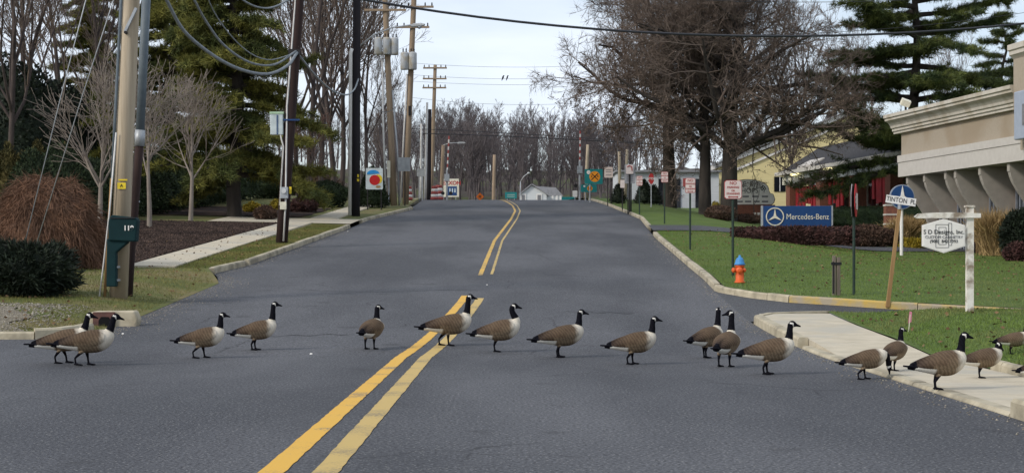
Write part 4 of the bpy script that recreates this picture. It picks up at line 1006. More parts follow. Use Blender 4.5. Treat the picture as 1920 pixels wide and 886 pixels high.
sign("stop_sign", 1221, 325, 345, 10, 388, "small far red stop sign in front of the white storefront", face=m_red, shape=octo, post=m_galv, group="stop signs", lines=[("STOP", .5, .3, m_white)])
# near stop sign, seen almost edge-on
r, W, zb, zt, pr = sign("stop_sign", 1601, 345, 406, 58, 553, "near stop sign turned almost edge-on on a green post", face=m_red, shape=octo, group="stop signs", yaw=R_(73), edge=None, pr=.028, lines=[("STOP", .5, .32, m_white)])
MB().prism([(a * W / 2 * .99, (zt + zb) / 2 + b_ * (zt - zb) / 2 * .99) for a, b_ in octo], (0, .03, 0), (1, 0, 0), (0, 0, 1), .01).build("rear_panel", m_signback, r)
MB().box((.0, -pr - .03, (zt + zb) / 2 - .02), (.30, .012, .32)).build("sticker", m_pinkwhite, r)
# railway crossing signs
for x, yt, yb, w, Y, lab in [(1113, 317, 345, 34, 104, "teal sign with a big orange railway crossing disc"), (1104, 346, 360, 30, 109, "smaller teal sign with an orange disc, lower behind the big one")]:
    r, W, zb, zt, pr = sign("crossing_sign", x, yt, yb, w, 0, lab, group="teal crossing signs", face=m_teal, edge=None, Yd=Y, posts=(-.2,), post=m_galv, pr=.04)
    rad = (zt - zb) * .36; c = Vector((W * .06, -pr - .024, (zt + zb) / 2))
    d_ = MB().prism([(rad * math.cos(a), rad * math.sin(a)) for a in np.linspace(0, 2 * math.pi, 25)[:-1]], c, (1, 0, 0), (0, 0, 1), .006).build("disc", m_orange, r)
    for s in (1, -1): MB().box(c + Vector((0, -.006, 0)), (rad * 1.75, .006, rad * .16), Matrix.Rotation(s * R_(45), 3, 'Y')).build("cross_bar", m_black, d_)
    for s in (1, -1): text("lettering", "R", rad * .6, m_black, d_, c + Vector((s * rad * .55, -.006, 0)))
    MB().prism([(rad * .36 * math.cos(a), rad * .36 * math.sin(a)) for a in np.linspace(0, 2 * math.pi, 17)[:-1]], c + Vector((-W * .34, 0, rad * .8)), (1, 0, 0), (0, 0, 1), .006).build("badge", m_white, r)
# crossing gates, raised
def gate(x0, x1, yt, yb, Y, lab):
    b = ground(x0, Y); root = thing("crossing_gate", b, lab, "barrier", "raised crossing gates")
    MB().tube([(0, 0, -.2), (0, 0, P(0, yb, Y).z - b.z + .6)], .07, 8).build("mast", m_galv, root)
    MB().box((0, -.1, P(0, yb, Y).z - b.z), (.35, .3, .5)).build("gate_motor", m_galv, root)
    for s in (-1, 1): MB().tube([(s * .28, -.25, P(0, yb, Y).z - b.z - 1.1), (s * .28, -.15, P(0, yb, Y).z - b.z - 1.1)], .13, 12).build("signal_light", m_darkpost, root)
    a, t_ = P(x0, yb, Y) - b, P(x1, yt, Y) - b; n = 12
    arm_ = thing("gate_arm"); arm_.parent = root
    for i in range(n):
        MB().tube([a.lerp(t_, i / n), a.lerp(t_, (i + 1) / n)], .055, 6).build("stripe", m_brickred if i % 2 else m_white, arm_)
gate(838, 842, 255, 333, 113, "raised red and white gate arm beside the curved lamp pole")
gate(1087, 1088, 245, 318, 110, "raised red and white gate arm beside the teal signs")
# signs seen from behind
sign("street_sign", 758, 295, 321, 23, 386, "large blank grey sign back beside the transformer poles", face=m_signback, post=m_darkpost, posts=(.05,), pr=.035, group="sign backs")
sign("street_sign", 789, 316, 331, 15, 0, "smaller blank grey sign back at the road crest", face=m_signback, post=m_galv, Yd=109, posts=(-.2, .2), group="sign backs")
sign("street_sign", 729, 301, 333, 6, 386, "narrow white sign strapped beside the leaning transformer pole", face=m_cream, post=m_galv)
# painted board
r, W, zb, zt, pr = sign("painted_board", 702, 315, 355, 32, 0, "white board painted with a red, blue and yellow picture beside the black pole", face=m_skyboard, Yd=84, posts=(-.4, .4), post=m_darkpost)
c = (zt + zb) / 2; Hh = zt - zb
def blob(cx_, cz, rx_, rz_, m, y, a0=0, a1=360, nm="picture"):
    MB().prism([(cx_ + rx_ * math.cos(math.radians(a)), c + cz + rz_ * math.sin(math.radians(a))) for a in np.linspace(a0, a1, 21)[:-1]], (0, -pr - y, 0), (1, 0, 0), (0, 0, 1), .006).build(nm, m, r)
blob(.20, -.02, .22, .24, m_yellowtag, .022); blob(.02, -.07, .28, .27, m_applered, .028); blob(-.06, .24, .33, .22, m_appleblue, .034, 10, 195); blob(.2, -.42, .13, .07, m_stake, .028)
# petrol station board, work sign, barrel, far teal signs
r, W, zb, zt, pr = sign("station_sign", 846, 335, 369, 29, 0, "petrol station board with red letters over a blue price panel", face=m_cream, Yd=190, posts=(-.3, .3), post=m_galv)
text("lettering", "EXXON", .62, m_red, r, (.05, -pr - .03, zb + (zt - zb) * .76), bold=.02)
MB().box((.1, -pr - .03, zb + (zt - zb) * .33), (W * .62, .02, (zt - zb) * .5)).build("price_panel", m_blue, r)
for i in range(3): MB().box((-.15 + .3 * i, -pr - .045, zb + (zt - zb) * .36), (.14, .01, .5)).build("price_figures", m_skyboard, r)
sign("work_sign", 900, 361, 376, 15, 0, "orange diamond road work sign at the crest", face=m_orange2, Yd=118, shape=[(1, 0), (0, 1), (-1, 0), (0, -1)], post=m_darkpost, bars=(.4, .5, .6), barmat=m_black)
r, W, zb, zt, pr = sign("street_sign", 958, 360, 372, 22, 0, "small teal route sign beside the far white house", face=m_teal, Yd=150, post=m_galv, posts=(-.3, .3), group="far teal signs", bars=(.3, .6), barmat=m_cream)
sign("street_sign", 1066, 369, 381, 26, 0, "low teal sign between the white house and the crossing gate", face=m_teal, Yd=140, post=m_galv, posts=(-.3, .3), group="far teal signs")
sign("street_sign", 1078, 357, 369, 9, 0, "tiny white square sign in front of the crossing gate", face=m_white, Yd=112, post=m_galv)
for i, (x, Y, s, lab) in enumerate([(815, 116, 1.0, "striped traffic barrel at the crest nearest the lamp pole"), (823, 119, 1.1, "striped traffic barrel behind the first one"), (766, 104, .9, "striped traffic barrel by the transformer poles")]):
    root = thing("traffic_barrel", ground(x, Y) + Vector((0, 0, .0)), lab, "barrel", "striped barrels at the crest")
    for j in range(5):
        z = .2 * j * s; q = .30 - .02 * j
        MB().lathe([(q * s, z), (q * s, z + .19 * s), (q * .93 * s, z + .2 * s)], (0, 0, 0), 14).build("band", m_brickred if j % 2 == 0 else m_white, root, smooth=True)
# blue dealer sign
Yd = 66.0; g = ground(1494, Yd); k = Yd / F; root = thing("dealer_sign", g, "long blue dealership sign with white star ring and lettering above the maroon hedge", "sign")
z0, z1, hw = P(0, 426, Yd).z - g.z, P(0, 386, Yd).z - g.z, 64 * k
MB().box((0, 0, (z0 + z1) / 2), (2 * hw, .22, z1 - z0)).build("panel", m_blue, root, bevel=.01)
for s in (-1, 1): MB().box((s * (hw + .03), 0, (z1 + z0) / 2 - .3), (.06, .24, z1 - z0 + .62)).build("post", m_galv, root)
cs = Vector((-hw * .655, -.125, (z0 + z1) / 2)); rr = 17 * k
def star(parent, c, r, mat, ring=True, th=.02):
    if ring:
        n = 40; b_ = MB()
        for i in range(n):
            a, e = 2 * math.pi * i / n, 2 * math.pi * (i + 1) / n
            b_.prism([(r * math.cos(a), r * math.sin(a)), (r * math.cos(e), r * math.sin(e)), (r * .89 * math.cos(e), r * .89 * math.sin(e)), (r * .89 * math.cos(a), r * .89 * math.sin(a))], c, (1, 0, 0), (0, 0, 1), th)
        b_.build("emblem_ring", mat, parent)
    pts = []
    for i in range(6):
        a = math.radians(90 + 60 * i); q = r * .9 if i % 2 == 0 else r * .17
        pts.append((q * math.cos(a), q * math.sin(a)))
    MB().prism(pts, c + Vector((0, -.003, 0)), (1, 0, 0), (0, 0, 1), th).build("emblem_star", mat, parent)
star(root, cs, rr, m_cream)
text("lettering", "Mercedes-Benz", .33, m_cream, root, (hw * .30, -.118, (z0 + z1) / 2 - .01), xscale=.86)
# round blue star sign
Yd = 56.0; g = ground(1691, Yd); k = Yd / F; root = thing("round_sign", g, "round blue sign with a white three-pointed star behind the street name plate", "sign")
cz = P(0, 369, Yd).z - g.z; rr = 23 * k
MB().tube([(0, .05, -.2), (0, .05, cz)], .06, 10).build("post", m_white, root)
circ = lambda r: [(r * math.cos(a), r * math.sin(a)) for a in np.linspace(0, 2 * math.pi, 41)[:-1]]
MB().prism(circ(rr), (0, 0, cz), (1, 0, 0), (0, 0, 1), .12).build("rim", m_silver, root)
MB().prism(circ(rr * .93), (0, -.05, cz), (1, 0, 0), (0, 0, 1), .05).build("disc", m_blue, root)
star(root, Vector((0, -.09, cz)), rr * 1.0, m_white, ring=False, th=.04)
# street name plate on a wooden stake
g = G(1664, 578); k = g.y / F; root = thing("street_name_sign", g, "white street name plate on a leaning raw wooden stake", "sign")
top = P(1687, 388, g.y) - g
MB().prism([(-.034, -.1), (.034, -.1), (.03 + top.x, top.z), (-.03 + top.x, top.z)], (0, 0, 0), (1, 0, 0), (0, 0, 1), .06).build("stake", m_stake, root)
rot = Matrix.Rotation(R_(8), 3, 'Y'); pc = P(1688, 376, g.y) - g; pc.y = -.05
MB().box(pc, (56 * k, .02, 14.5 * k), rot).build("name_plate", m_white, root)
text("lettering", "TINTON  PL", .125, m_black, root, pc + Vector((-.0, -.013, 0)), rot=(R_(90), R_(8), 0), xscale=.82)
MB().tube([pc + Vector((-.02, .03, -.16)), pc + Vector((-.02, .03, -.06))], .035, 8).build("bracket", m_galv, root)
# hexagonal cabinet maker's sign
g = G(1818, 583); k = g.y / F; root = thing("hanging_sign", g, "white hexagonal cabinet maker's sign hung from a peeling white post", "sign")
ht = P(0, 388, g.y).z - g.z
MB().box((0, 0, ht / 2 - .1), (.105, .105, ht + .2)).build("post", m_peel, root)
MB().box((0, 0, ht + .012), (.14, .14, .03)).build("post_cap", m_peel, root)
az = P(0, 404, g.y).z - g.z
MB().prism([(-102 * k, -.045), (18 * k, -.035), (18 * k, .035), (-40 * k, .05), (-70 * k, .045), (-98 * k, .03), (-106 * k, -.02)], (0, -.06, az), (1, 0, 0), (0, 0, 1), .07).build("arm", m_peel, root)
cx_, cz = -51 * k, P(0, 442, g.y).z - g.z; hw, hh = 40 * k, 32 * k
hexa = [(-hw, -hh * .60), (0, -hh), (hw, -hh * .60), (hw, hh * .62), (0, hh), (-hw, hh * .62)]
b_ = MB().prism(hexa, (cx_, -.06, cz), (1, 0, 0), (0, 0, 1), .04).build("board", m_white, root)
MB().prism([(a * .95, c_ * .95) for a, c_ in hexa], (cx_, -.082, cz), (1, 0, 0), (0, 0, 1), .004).build("board_face", m_white, b_)
for s in (-.5, .5): MB().tube([(cx_ + s * hw * .5, -.06, cz + hh * .78), (cx_ + s * hw * .5, -.06, az - .03)], .006, 6).build("hanger", m_darkpost, root)
def line_box(x0, x1, z0, z1, nm="outline"):
    for c_, d_ in (((x0 + x1) / 2, (z0)), ((x0 + x1) / 2, z1)): MB().box((cx_ + c_, -.087, cz + d_), (x1 - x0, .004, .007)).build(nm, m_grey, b_)
    for c_ in (x0, x1): MB().box((cx_ + c_, -.087, cz + (z0 + z1) / 2), (.007, .004, z1 - z0)).build(nm, m_grey, b_)
line_box(-hw * .38, hw * .22, -hh * .68, hh * .66); line_box(-hw * .24, hw * .1, -hh * .5, hh * .5); line_box(hw * .22, hw * .36, -hh * .55, hh * .74)
text("lettering", "S D Designs, Inc.", .095, m_black, b_, (cx_, -.089, cz + hh * .22)); text("lettering", "CUSTOM CABINETRY", .062, m_grey, b_, (cx_, -.089, cz - hh * .08)); text("lettering", "(908)  842-7393", .068, m_black, b_, (cx_, -.089, cz - hh * .32))
# fire hydrant
g = G(1387, 530); s = 52 * g.y / F / .76; root = thing("fire_hydrant", g, "orange fire hydrant with a bright blue bonnet on the lawn edge", "hydrant"); root.scale = (s,) * 3
MB().lathe([(.15, 0), (.15, .04), (.115, .05), (.115, .44), (.135, .45), (.135, .49)], (0, 0, 0), 18).build("barrel", m_hyd_o, root, smooth=True)
MB().lathe([(.15, .49), (.15, .53), (.125, .55), (.115, .62), (.08, .68), (.045, .70), (.035, .71), (.03, .76)], (0, 0, 0), 18).build("bonnet", m_hyd_b, root, smooth=True)
for d_, L_, r_ in (((-1, -.25, 0), .2, .062), ((.9, -.45, 0), .15, .05), ((-.2, -1, 0), .17, .075)):
    v = Vector(d_).normalized(); c0 = Vector((0, 0, .35))
    n_ = MB().tube([c0 + v * .08, c0 + v * (L_ - .03)], r_, 12).build("nozzle", m_hyd_o, root); MB().tube([c0 + v * (L_ - .035), c0 + v * L_, c0 + v * (L_ + .03)], [r_ * 1.2, r_ * 1.2, r_ * .5], 10).build("nozzle_cap", m_hyd_o, n_)
MB().tube([Vector((-.19, -.05, .35)), Vector((-.2, -.06, .14))], .008, 5).build("chain", m_darkpost, root)
# old stump post, marker flag
g = G(1568, 553); root = thing("wooden_post", g, "short old wooden post with a black strap on the lawn", "post"); h_ = 74 * g.y / F
for dx, w_, hh_ in ((-.045, .06, h_), (.04, .07, h_ - .03)): MB().box((dx, 0, hh_ / 2 - .05), (w_, .09, hh_ + .1)).build("plank", m_oldwood, root, bevel=.008)
MB().box((0, 0, h_ * .8), (.19, .11, .05)).build("strap", m_black, root); MB().box((-.07, -.05, h_ * .45), (.025, .02, h_ * .8)).build("metal_strip", m_black, root)
g = G(1703, 622); root = thing("marker_flag", g, "small pink marker flag on a thin stake in the corner lawn", "flag")
MB().tube([(0, 0, -.05), (.03, 0, .26)], .006, 6).build("stake", m_cream, root); MB().prism([(.0, .13), (.045, .15), (.055, .30), (.02, .31)], (0, 0, 0), (1, 0, 0), (0, 0, 1), .006).build("flag", m_pink, root)
for i, (x, y) in enumerate([(913, 535), (652, 434), (583, 665), (230, 627)]):      # bits of litter on the asphalt
    g = G(x, y); root = thing("litter", g, ["white scrap of litter on the road beyond the crossing geese", "white scrap of litter against the kerb by the driveway", "white scrap of litter on the road between two geese", "white scrap of litter by the storm drain"][i], "litter", "scraps of litter")
    MB().prism([(-.016, 0), (.013, .003), (.02, .016), (.0, .024), (-.018, .013)], (0, 0, .006), (1, 0, 0), (0, .6, .8), .01).build("scrap", m_white, root)
# ------------------------------------------------------------------ buildings
# frame of a front that runs along the street: origin, d = along it towards the camera, n = away from the street
DV = Vector((.1359, -.9907, 0)); NV = Vector((.9907, .1359, 0))
class Front:
    def __init__(s, A): s.A = Vector(A)
    def p(s, t, n, z): return s.A + DV * t + NV * n + Vector((0, 0, z))
    def box(s, mb, t0, t1, n0, n1, z0, z1):
        c = [s.p(t, n, z) for t in (t0, t1) for n in (n0, n1) for z in (z0, z1)]
        return mb.add(c, [(0, 1, 3, 2), (4, 6, 7, 5), (0, 4, 5, 1), (2, 3, 7, 6), (0, 2, 6, 4), (1, 5, 7, 3)])
    def profile(s, mb, prof, t0, t1):
        """extrude an (n, z) outline along the front"""
        k = len(prof); v = [s.p(t0, n, z) for n, z in prof] + [s.p(t1, n, z) for n, z in prof]
        return mb.add(v, [tuple(range(k))[::-1], tuple(range(k, 2 * k))] + [(i, (i + 1) % k, (i + 1) % k + k, i + k) for i in range(k)])

# ---- dealership with cornice and curved brackets (world coordinates inside an Empty at the origin of its corner)
fx = Front((0, 0, 0)); org = Vector((15.8, 65, 0)); g0 = 1.55
root = thing("dealership", org, "flat-roofed beige dealership with white cornice and curved brackets", "building")
ZB, Z1, Z2, Z3, ZT = 4.62, 5.2, 5.48, 6.39, 7.15
fx.box(MB(), 0, 30, 0.02, 14, ZB + .02, ZT - .1).build("upper_wall", m_beige, root)
fx.box(MB(), -.05, 11.2, -.10, .3, ZB, Z1).build("lower_fascia", m_offwhite, root)
fx.box(MB(), -.07, 11.2, -.13, .3, Z1 + .006, Z2).build("upper_fascia", m_offwhite, root)
fx.box(MB(), 11.22, 30, -.14, .3, ZB, Z2).build("lower_fascia", m_offwhite, root)
def cornice(z0, z1, t0, t1):
    h = z1 - z0
    pr_ = [(0.3, z0), (-.14, z0), (-.14, z0 + .12 * h), (-.20, z0 + .14 * h), (-.20, z0 + .26 * h), (-.26, z0 + .30 * h), (-.28, z0 + .42 * h), (-.36, z0 + .56 * h), (-.48, z0 + .66 * h),
           (-.52, z0 + .68 * h), (-.52, z0 + .80 * h), (-.58, z0 + .83 * h), (-.58, z1), (.3, z1)]
    fx.profile(MB(), pr_, t0, t1).build("cornice", m_cornice, root)
cornice(Z3, ZT, -.45, 11.19)
fx.box(MB(), 11.2, 30, -.45, .5, Z3 - .1, 8.0).build("parapet", m_beige, root); cornice(7.42, 8.5, 11.0, 30.2)
fx.box(MB(), 11.4, 30, -.3, .25, 4.95, Z3 - .1).build("raised_panel", m_beige, root)
sb = fx.box(MB(), 11.7, 19.5, -.68, -.46, 5.25, 6.85).build("sign_box", MAT("silver_sign_box", (.33, .37, .44), (.30, .34, .41), rough=.5), root, bevel=.04)
yaw = math.atan2(DV.y, DV.x)
text("lettering", "Mercedes-Benz", 1.0, m_grey, sb, fx.p(15.4, -.695, 6.0), rot=(R_(90), 0, yaw), bold=.01)
fx.box(MB(), .2, 30, 1.35, 14, g0 - .8, ZB + .01).build("recessed_wall", m_brick, root)
fx.box(MB(), -.02, 30, .3, 1.4, ZB + .002, ZB + .05).build("soffit", m_offwhite, root)
br = [(.02, ZB), (1.34, ZB), (1.34, g0 - .8), (.98, g0 - .8), (.98, 2.25)]
for i in range(13):                       # the S-curve from the column foot up to the fascia edge
    a = i / 12; br.append((.98 - .93 * (1 - math.cos(a * math.pi)) / 2 * (a ** .35), 2.25 + (ZB - .32 - 2.25) * a))
br.append((.02, ZB - .3))
for t_ in (.5, 2.25, 4.3, 5.2, 7.35, 9.7, 11.9, 13.0, 15.2):
    fx.profile(MB(), br, t_, t_ + .2).build("bracket", m_bracket, root)
for t0, t1 in ((.95, 2.1), (2.7, 4.15), (5.6, 7.2), (7.8, 9.5), (10.2, 11.7), (13.4, 15)):
    w = fx.box(MB(), t0, t1, 1.30, 1.345, g0 + .1, ZB - .3).build("window", m_glass, root)
    m_ = int((t1 - t0) / .28)
    for i in range(m_ + 1):
        q = t0 + (t1 - t0) * i / m_; fx.box(MB(), q - .03, q + .03, 1.24, 1.30, g0 + .1, ZB - .3).build("mullion", m_mullion, w)
fl = MB().box((.1, -.35, ZT + .45), (.38, .28, .26), Matrix.Rotation(.35, 3, 'Y') @ Matrix.Rotation(.4, 3, 'X')).build("floodlight", m_cream, root, bevel=.02)
MB().tube([(.12, -.3, ZT - .1), (.12, -.3, ZT + .45)], .045, 8).build("floodlight_post", m_darkpost, root)

# ---- brick shop with overhanging roof and red hangings
A = Vector((20.6, 120, 0)); gz = float(hgt(A.x, A.y)) - .1
root = thing("brick_shop", A, "low brick shop with dark roof and red hangings under lit eaves", "building")
EV = 7.55
fx.box(MB(), 0, 24, 2.6, 12, gz - 2, EV - .05).build("wall", m_brick, root)
rf = fx.profile(MB(), [(-.5, EV), (-.5, EV + .12), (2.9, EV + 2.2), (9, EV + 2.4), (12.5, EV + .1), (12.5, EV)], -1.0, 25).build("roof", m_roof, root)
fx.box(MB(), -1.05, 25.05, -.62, -.505, EV - .02, EV + .24).build("gutter", m_offwhite, rf)
fx.profile(MB(), [(-.3, EV + .25), (-.3, EV + .45), (.7, EV + .95), (.7, EV + .6)], 3.4, 6.6).build("dormer_hood", m_offwhite, rf)
fx.box(MB(), 0, 24, -.2, .2, EV - .75, EV - .01).build("fascia_beam", m_signback, root)
for t_ in (.3, 7.2, 14, 20.5): fx.box(MB(), t_, t_ + .9, -.15, .75, gz - 2, EV - .752).build("brick_pillar", m_brick, root)
for i, (t0, t1) in enumerate(((1.3, 7.1), (8.2, 13.9), (15, 20.4))):
    w = fx.box(MB(), t0, t1, 2.5, 2.58, gz + .1, EV - .8).build("shop_window", m_glass, root)
    rng = random.Random(i)
    q = t0 + .1
    while q < t1 - .3:
        e = q + rng.uniform(.25, .7)
        if rng.random() < (.95 if i == 0 else .45): fx.box(MB(), q, e, .25, .35, gz + rng.uniform(-.2, .5), EV - .8 - rng.uniform(0, .2)).build("hanging", m_redcloth, root)
        elif rng.random() < .4: fx.box(MB(), q, q + .16, 1.3, 1.4, gz, EV - 1.0).build("window_post", m_offwhite, root)
        q = e + rng.uniform(.02, .3)
for t_, m_ in ((-.2, m_cream), (1.2, m_cream), (2.2, m_signback), (4.0, m_cream), (6.2, m_signback), (9.5, m_signback), (11.0, m_cream), (13.2, m_signback), (16, m_signback)):
    fx.box(MB(), t_, t_ + .75, -.28, -.215, EV - .72, EV - .12).build("fascia_panel", m_, root)
for t_ in (2.4, 9.6): fx.box(MB(), t_, t_ + 1.5, -.5, -.32, EV - .16, EV - .03).build("eave_lamp", m_lamp, root)

# ---- yellow gabled building
Yy = 141.0; k = Yy / F
g = ground(1480, Yy); root = thing("yellow_building", g, "yellow clapboard building with white gable trim behind the oaks", "building")
xl, xr = (1345 - 1480) * k, (1660 - 1480) * k
def zz(y): return P(0, y, Yy).z - g.z
pk = (1600 - 1480) * k; zl, zp = zz(315), zz(214); zr = zp - (xr - pk) * (zp - zl) / (pk - xl)
MB().prism([(xl, -2.5), (xr, -2.5), (xr, zr), (pk, zp), (xl, zl)], (0, 6, 0), (1, 0, 0), (0, 0, 1), 12).build("wall", m_siding, root)
def rake(x0, z0, x1, z1, off, mat, nm, d_=12.8, th=.28):
    n_ = Vector((-(z1 - z0), 0, x1 - x0)).normalized(); n_ = n_ if n_.z > 0 else -n_
    e = Vector((x1 - x0, 0, z1 - z0)); L_ = e.length; e.normalize()
    MB().prism([(-.4, 0), (L_, 0), (L_, th), (-.4, th)], Vector((x0, 6, z0)) + n_ * off, e, n_, d_).build(nm, mat, root)
rake(xl, zl, pk, zp, .02, m_white, "gable_trim", 12.9, .34); rake(xr, zr, pk, zp, .02, m_white, "gable_trim", 12.9, .34)
rake(xl, zl, pk, zp, .37, m_roofgrey, "roof", 13.3, .1); rake(xr, zr, pk, zp, .37, m_roofgrey, "roof", 13.3, .1)
rake(xl + .9, zl - .55, pk - .6, zp - .9, 0, m_white, "trim_board", 12.3, .2)
MB().box(((1568 - 1480) * k, 2, zp - 1.2), (.8, .8, 3.2)).build("chimney", m_darkpost, root)
for x_ in (1462, 1528):
    w = MB().box(((x_ - 1480) * k, -.03, zz(345)), (1.0, .1, 1.3)).build("window", m_glass, root); MB().box(((x_ - 1480) * k, -.09, zz(345)), (.06, .06, 1.3)).build("sash_bar", m_white, w)

# ---- white storefront behind the oaks
Yw = 135.0; k = Yw / F; g = ground(1245, Yw); root = thing("white_storefront", g, "low white storefront with dark openings seen between the oak trunks", "building")
zt = P(0, 322, Yw).z - g.z
MB().box((.4, 3.5, zt / 2 - 1), (8.6, 6, zt + 2)).build("wall", m_housewhite, root)
MB().box((.4, 3.4, zt + .08), (9.0, 6.6, .16)).build("roof", m_roofgrey, root)
for x_, w_ in ((-3.4, .5), (-.2, .45), (.9, 1.1), (3.2, 1.0)): MB().box((x_, .47, zt * .42), (w_, .1, zt * .8)).build("opening", m_glass, root)
MB().box((2.1, .45, zt * .72), (.9, .06, .7)).build("poster", m_brickred, root)

# ---- far white house
Yh = 284.0; k = Yh / F; g = ground(1013, Yh); root = thing("white_house", g, "small white gabled house with grey roof beyond the road crest", "house")
def hz(y): return P(0, y, Yh).z - g.z
x0, x1, xp = (974 - 1013) * k, (1026 - 1013) * k, (997 - 1013) * k; ez, pz = hz(363), hz(346)
MB().prism([(x0 + .3, -3), (x1 - .1, -3), (x1 - .1, ez), (xp, pz - .15), (x0 + .3, ez)], (0, 5, 0), (1, 0, 0), (0, 0, 1), 9.6).build("wall", m_housewhite, root)
for xa, za, nm in ((x0, ez - .2, 1), (x1 + .2, ez - .3, 1)):
    e = Vector((xp - xa, 0, pz - za)); L_ = e.length; e.normalize(); n_ = Vector((-e.z, 0, e.x)); n_ = n_ if n_.z > 0 else -n_
    MB().prism([(0, 0), (L_, 0), (L_, .18), (0, .18)], Vector((xa, 5, za)), e, n_, 10.4).build("roof", m_roofgrey, root)
MB().prism([(x1 - .5, -3), ((1055 - 1013) * k, -3), ((1055 - 1013) * k, hz(366)), (x1 - .5, hz(366))], (0, 6, 0), (1, 0, 0), (0, 0, 1), 6).build("wing_wall", m_housewhite, root)
MB().prism([(x1 - .8, hz(366)), ((1057 - 1013) * k, hz(366)), ((1043 - 1013) * k, hz(350)), (xp + .3, hz(347))], (0, 6.2, 0), (1, 0, 0), (0, 0, 1), 6.6).build("wing_roof", m_roofgrey, root)
for x_ in (981, 1011):
    w = MB().box(((x_ - 1013) * k, .17, hz(371)), (.75, .1, 1.3)).build("window", m_glass, root); MB().box(((x_ - 1013) * k, .1, hz(371)), (1.0, .06, 1.5)).build("window_frame", m_white, w); MB().box(((x_ - 1013) * k, .06, hz(371)), (.62, .06, 1.1)).build("pane", m_grey, w)
for x_ in (1037, 1045, 1052): MB().box(((x_ - 1013) * k, 2.9, hz(374)), (.3, .2, 1.6)).build("porch_post", m_white, root)

# ---- arched shop sign on a brick base
Ya = 97.0; k = Ya / F; g = ground(1402, Ya); root = thing("shop_sign", g, "arched white shopping centre sign on a brick base before the yellow building", "sign")
def az_(y): return P(0, y, Ya).z - g.z
hw = 49 * k; zb, zs, zt = az_(384), az_(364), az_(336)
out = [(-hw * .93, zb), (hw * .9, zb), (hw, zb + .12), (hw * 1.04, zb + .35), (hw * .97, zs), (hw * .84, zs + .08), (hw * .8, zs + .3)]
out += [(hw * .8 * math.cos(a), zs + .3 + (zt - zs - .3) * math.sin(a)) for a in np.linspace(.12, math.pi - .12, 17)]
out += [(-hw * .8, zs + .3), (-hw * .84, zs + .08), (-hw * .97, zs), (-hw * 1.04, zb + .35), (-hw, zb + .12)]
MB().prism(out, (0, 0, 0), (1, 0, 0), (0, 0, 1), .25).build("board", m_darkpost, root)
MB().prism([(a * .975, (b_ - (zb + zt) / 2) * .965 + (zb + zt) / 2) for a, b_ in out], (0, -.1, 0), (1, 0, 0), (0, 0, 1), .08).build("board_face", m_white, root)
for i, ch in enumerate("LITTLE SILVER"):
    a = math.pi * (.90 - .80 * i / 12); text("lettering", ch, .42, m_black, root, (hw * .64 * math.cos(a), -.145, zs + .12 + (zt - zs - .42) * math.sin(a)), rot=(R_(90), (math.pi / 2 - a) * .55, 0))
text("lettering", "SHOPS", .42, m_black, root, (0, -.145, zs + .2))
for z_, xs_ in ((zs - .14, (-.6, -.1, .3, .7)), (zb + .2, (-.7, -.35, 0, .35, .7))):
    for q in xs_: MB().box((q * hw * .92, -.145, z_), (hw * .24, .006, .1)).build("printed_line", m_grey, root)
MB().box((0, .02, zb / 2 - .3), (hw * 2.05, .5, zb + .6)).build("brick_base", m_brick, root)
for s in (-.12, .12): MB().box((.3 * hw + s, -.4, zb - .55), (.16, .12, .16)).build("spot_lamp", m_white, root)

# ---- low brick pier with a small blue plate beside the golden shrubs
g = G(1672, 452); k = g.y / F; root = thing("brick_pier", g, "brick pier with white bands and a small blue plate under the name plate", "pier")
for i in range(4):
    MB().box((0, 0, .14 + .42 * i), (.62, .5, .34)).build("brick_course", m_brick, root); MB().box((0, 0, .35 + .42 * i), (.66, .54, .075)).build("stone_band", m_offwhite, root)
MB().box((0, -.27, .45), (.3, .03, .4)).build("plate", m_blue, root)
# ------------------------------------------------------------------ the geese
def goose_material():
    m, n, l, b = new_mat("goose_plumage"); b.inputs['Roughness'].default_value = .85; b.inputs['Specular IOR Level'].default_value = .06
    at = n.new("ShaderNodeVertexColor"); at.layer_name = "plumage"
    tc = n.new("ShaderNodeTexCoord"); mp = n.new("ShaderNodeMapping"); mp.inputs['Scale'].default_value = (1, .8, 1.5); mp.inputs['Rotation'].default_value = (0, R_(20), 0)
    wv = n.new("ShaderNodeTexWave"); wv.bands_direction = 'X'; wv.inputs['Scale'].default_value = 8.5; wv.inputs['Distortion'].default_value = 4; wv.inputs['Detail'].default_value = 2; wv.inputs['Detail Scale'].default_value = 3
    l.new(tc.outputs['Object'], mp.inputs[0]); l.new(mp.outputs[0], wv.inputs[0])
    r = n.new("ShaderNodeMapRange"); r.inputs[3].default_value = .76; r.inputs[4].default_value = 1.2; l.new(wv.outputs['Fac'], r.inputs[0])
    mx = n.new("ShaderNodeMixRGB"); mx.blend_type = 'MULTIPLY'
    lum = n.new("ShaderNodeRGBToBW"); l.new(at.outputs[0], lum.inputs[0])                     # feather edges show on the brown plumage only
    fm = n.new("ShaderNodeMapRange"); fm.inputs[1].default_value = .18; fm.inputs[2].default_value = .40; fm.inputs[3].default_value = 1; fm.inputs[4].default_value = .12
    l.new(lum.outputs[0], fm.inputs[0]); l.new(fm.outputs[0], mx.inputs[0])
    l.new(at.outputs[0], mx.inputs[1]); l.new(r.outputs[0], mx.inputs[2]); l.new(mx.outputs[0], b.inputs['Base Color'])
    nz = n.new("ShaderNodeTexNoise"); nz.inputs['Scale'].default_value = 60; l.new(tc.outputs['Object'], nz.inputs[0])
    bp = n.new("ShaderNodeBump"); bp.inputs['Strength'].default_value = .25; bp.inputs['Distance'].default_value = .006; l.new(nz.outputs[0], bp.inputs['Height']); l.new(bp.outputs[0], b.inputs['Normal'])
    return m
m_goose = goose_material()

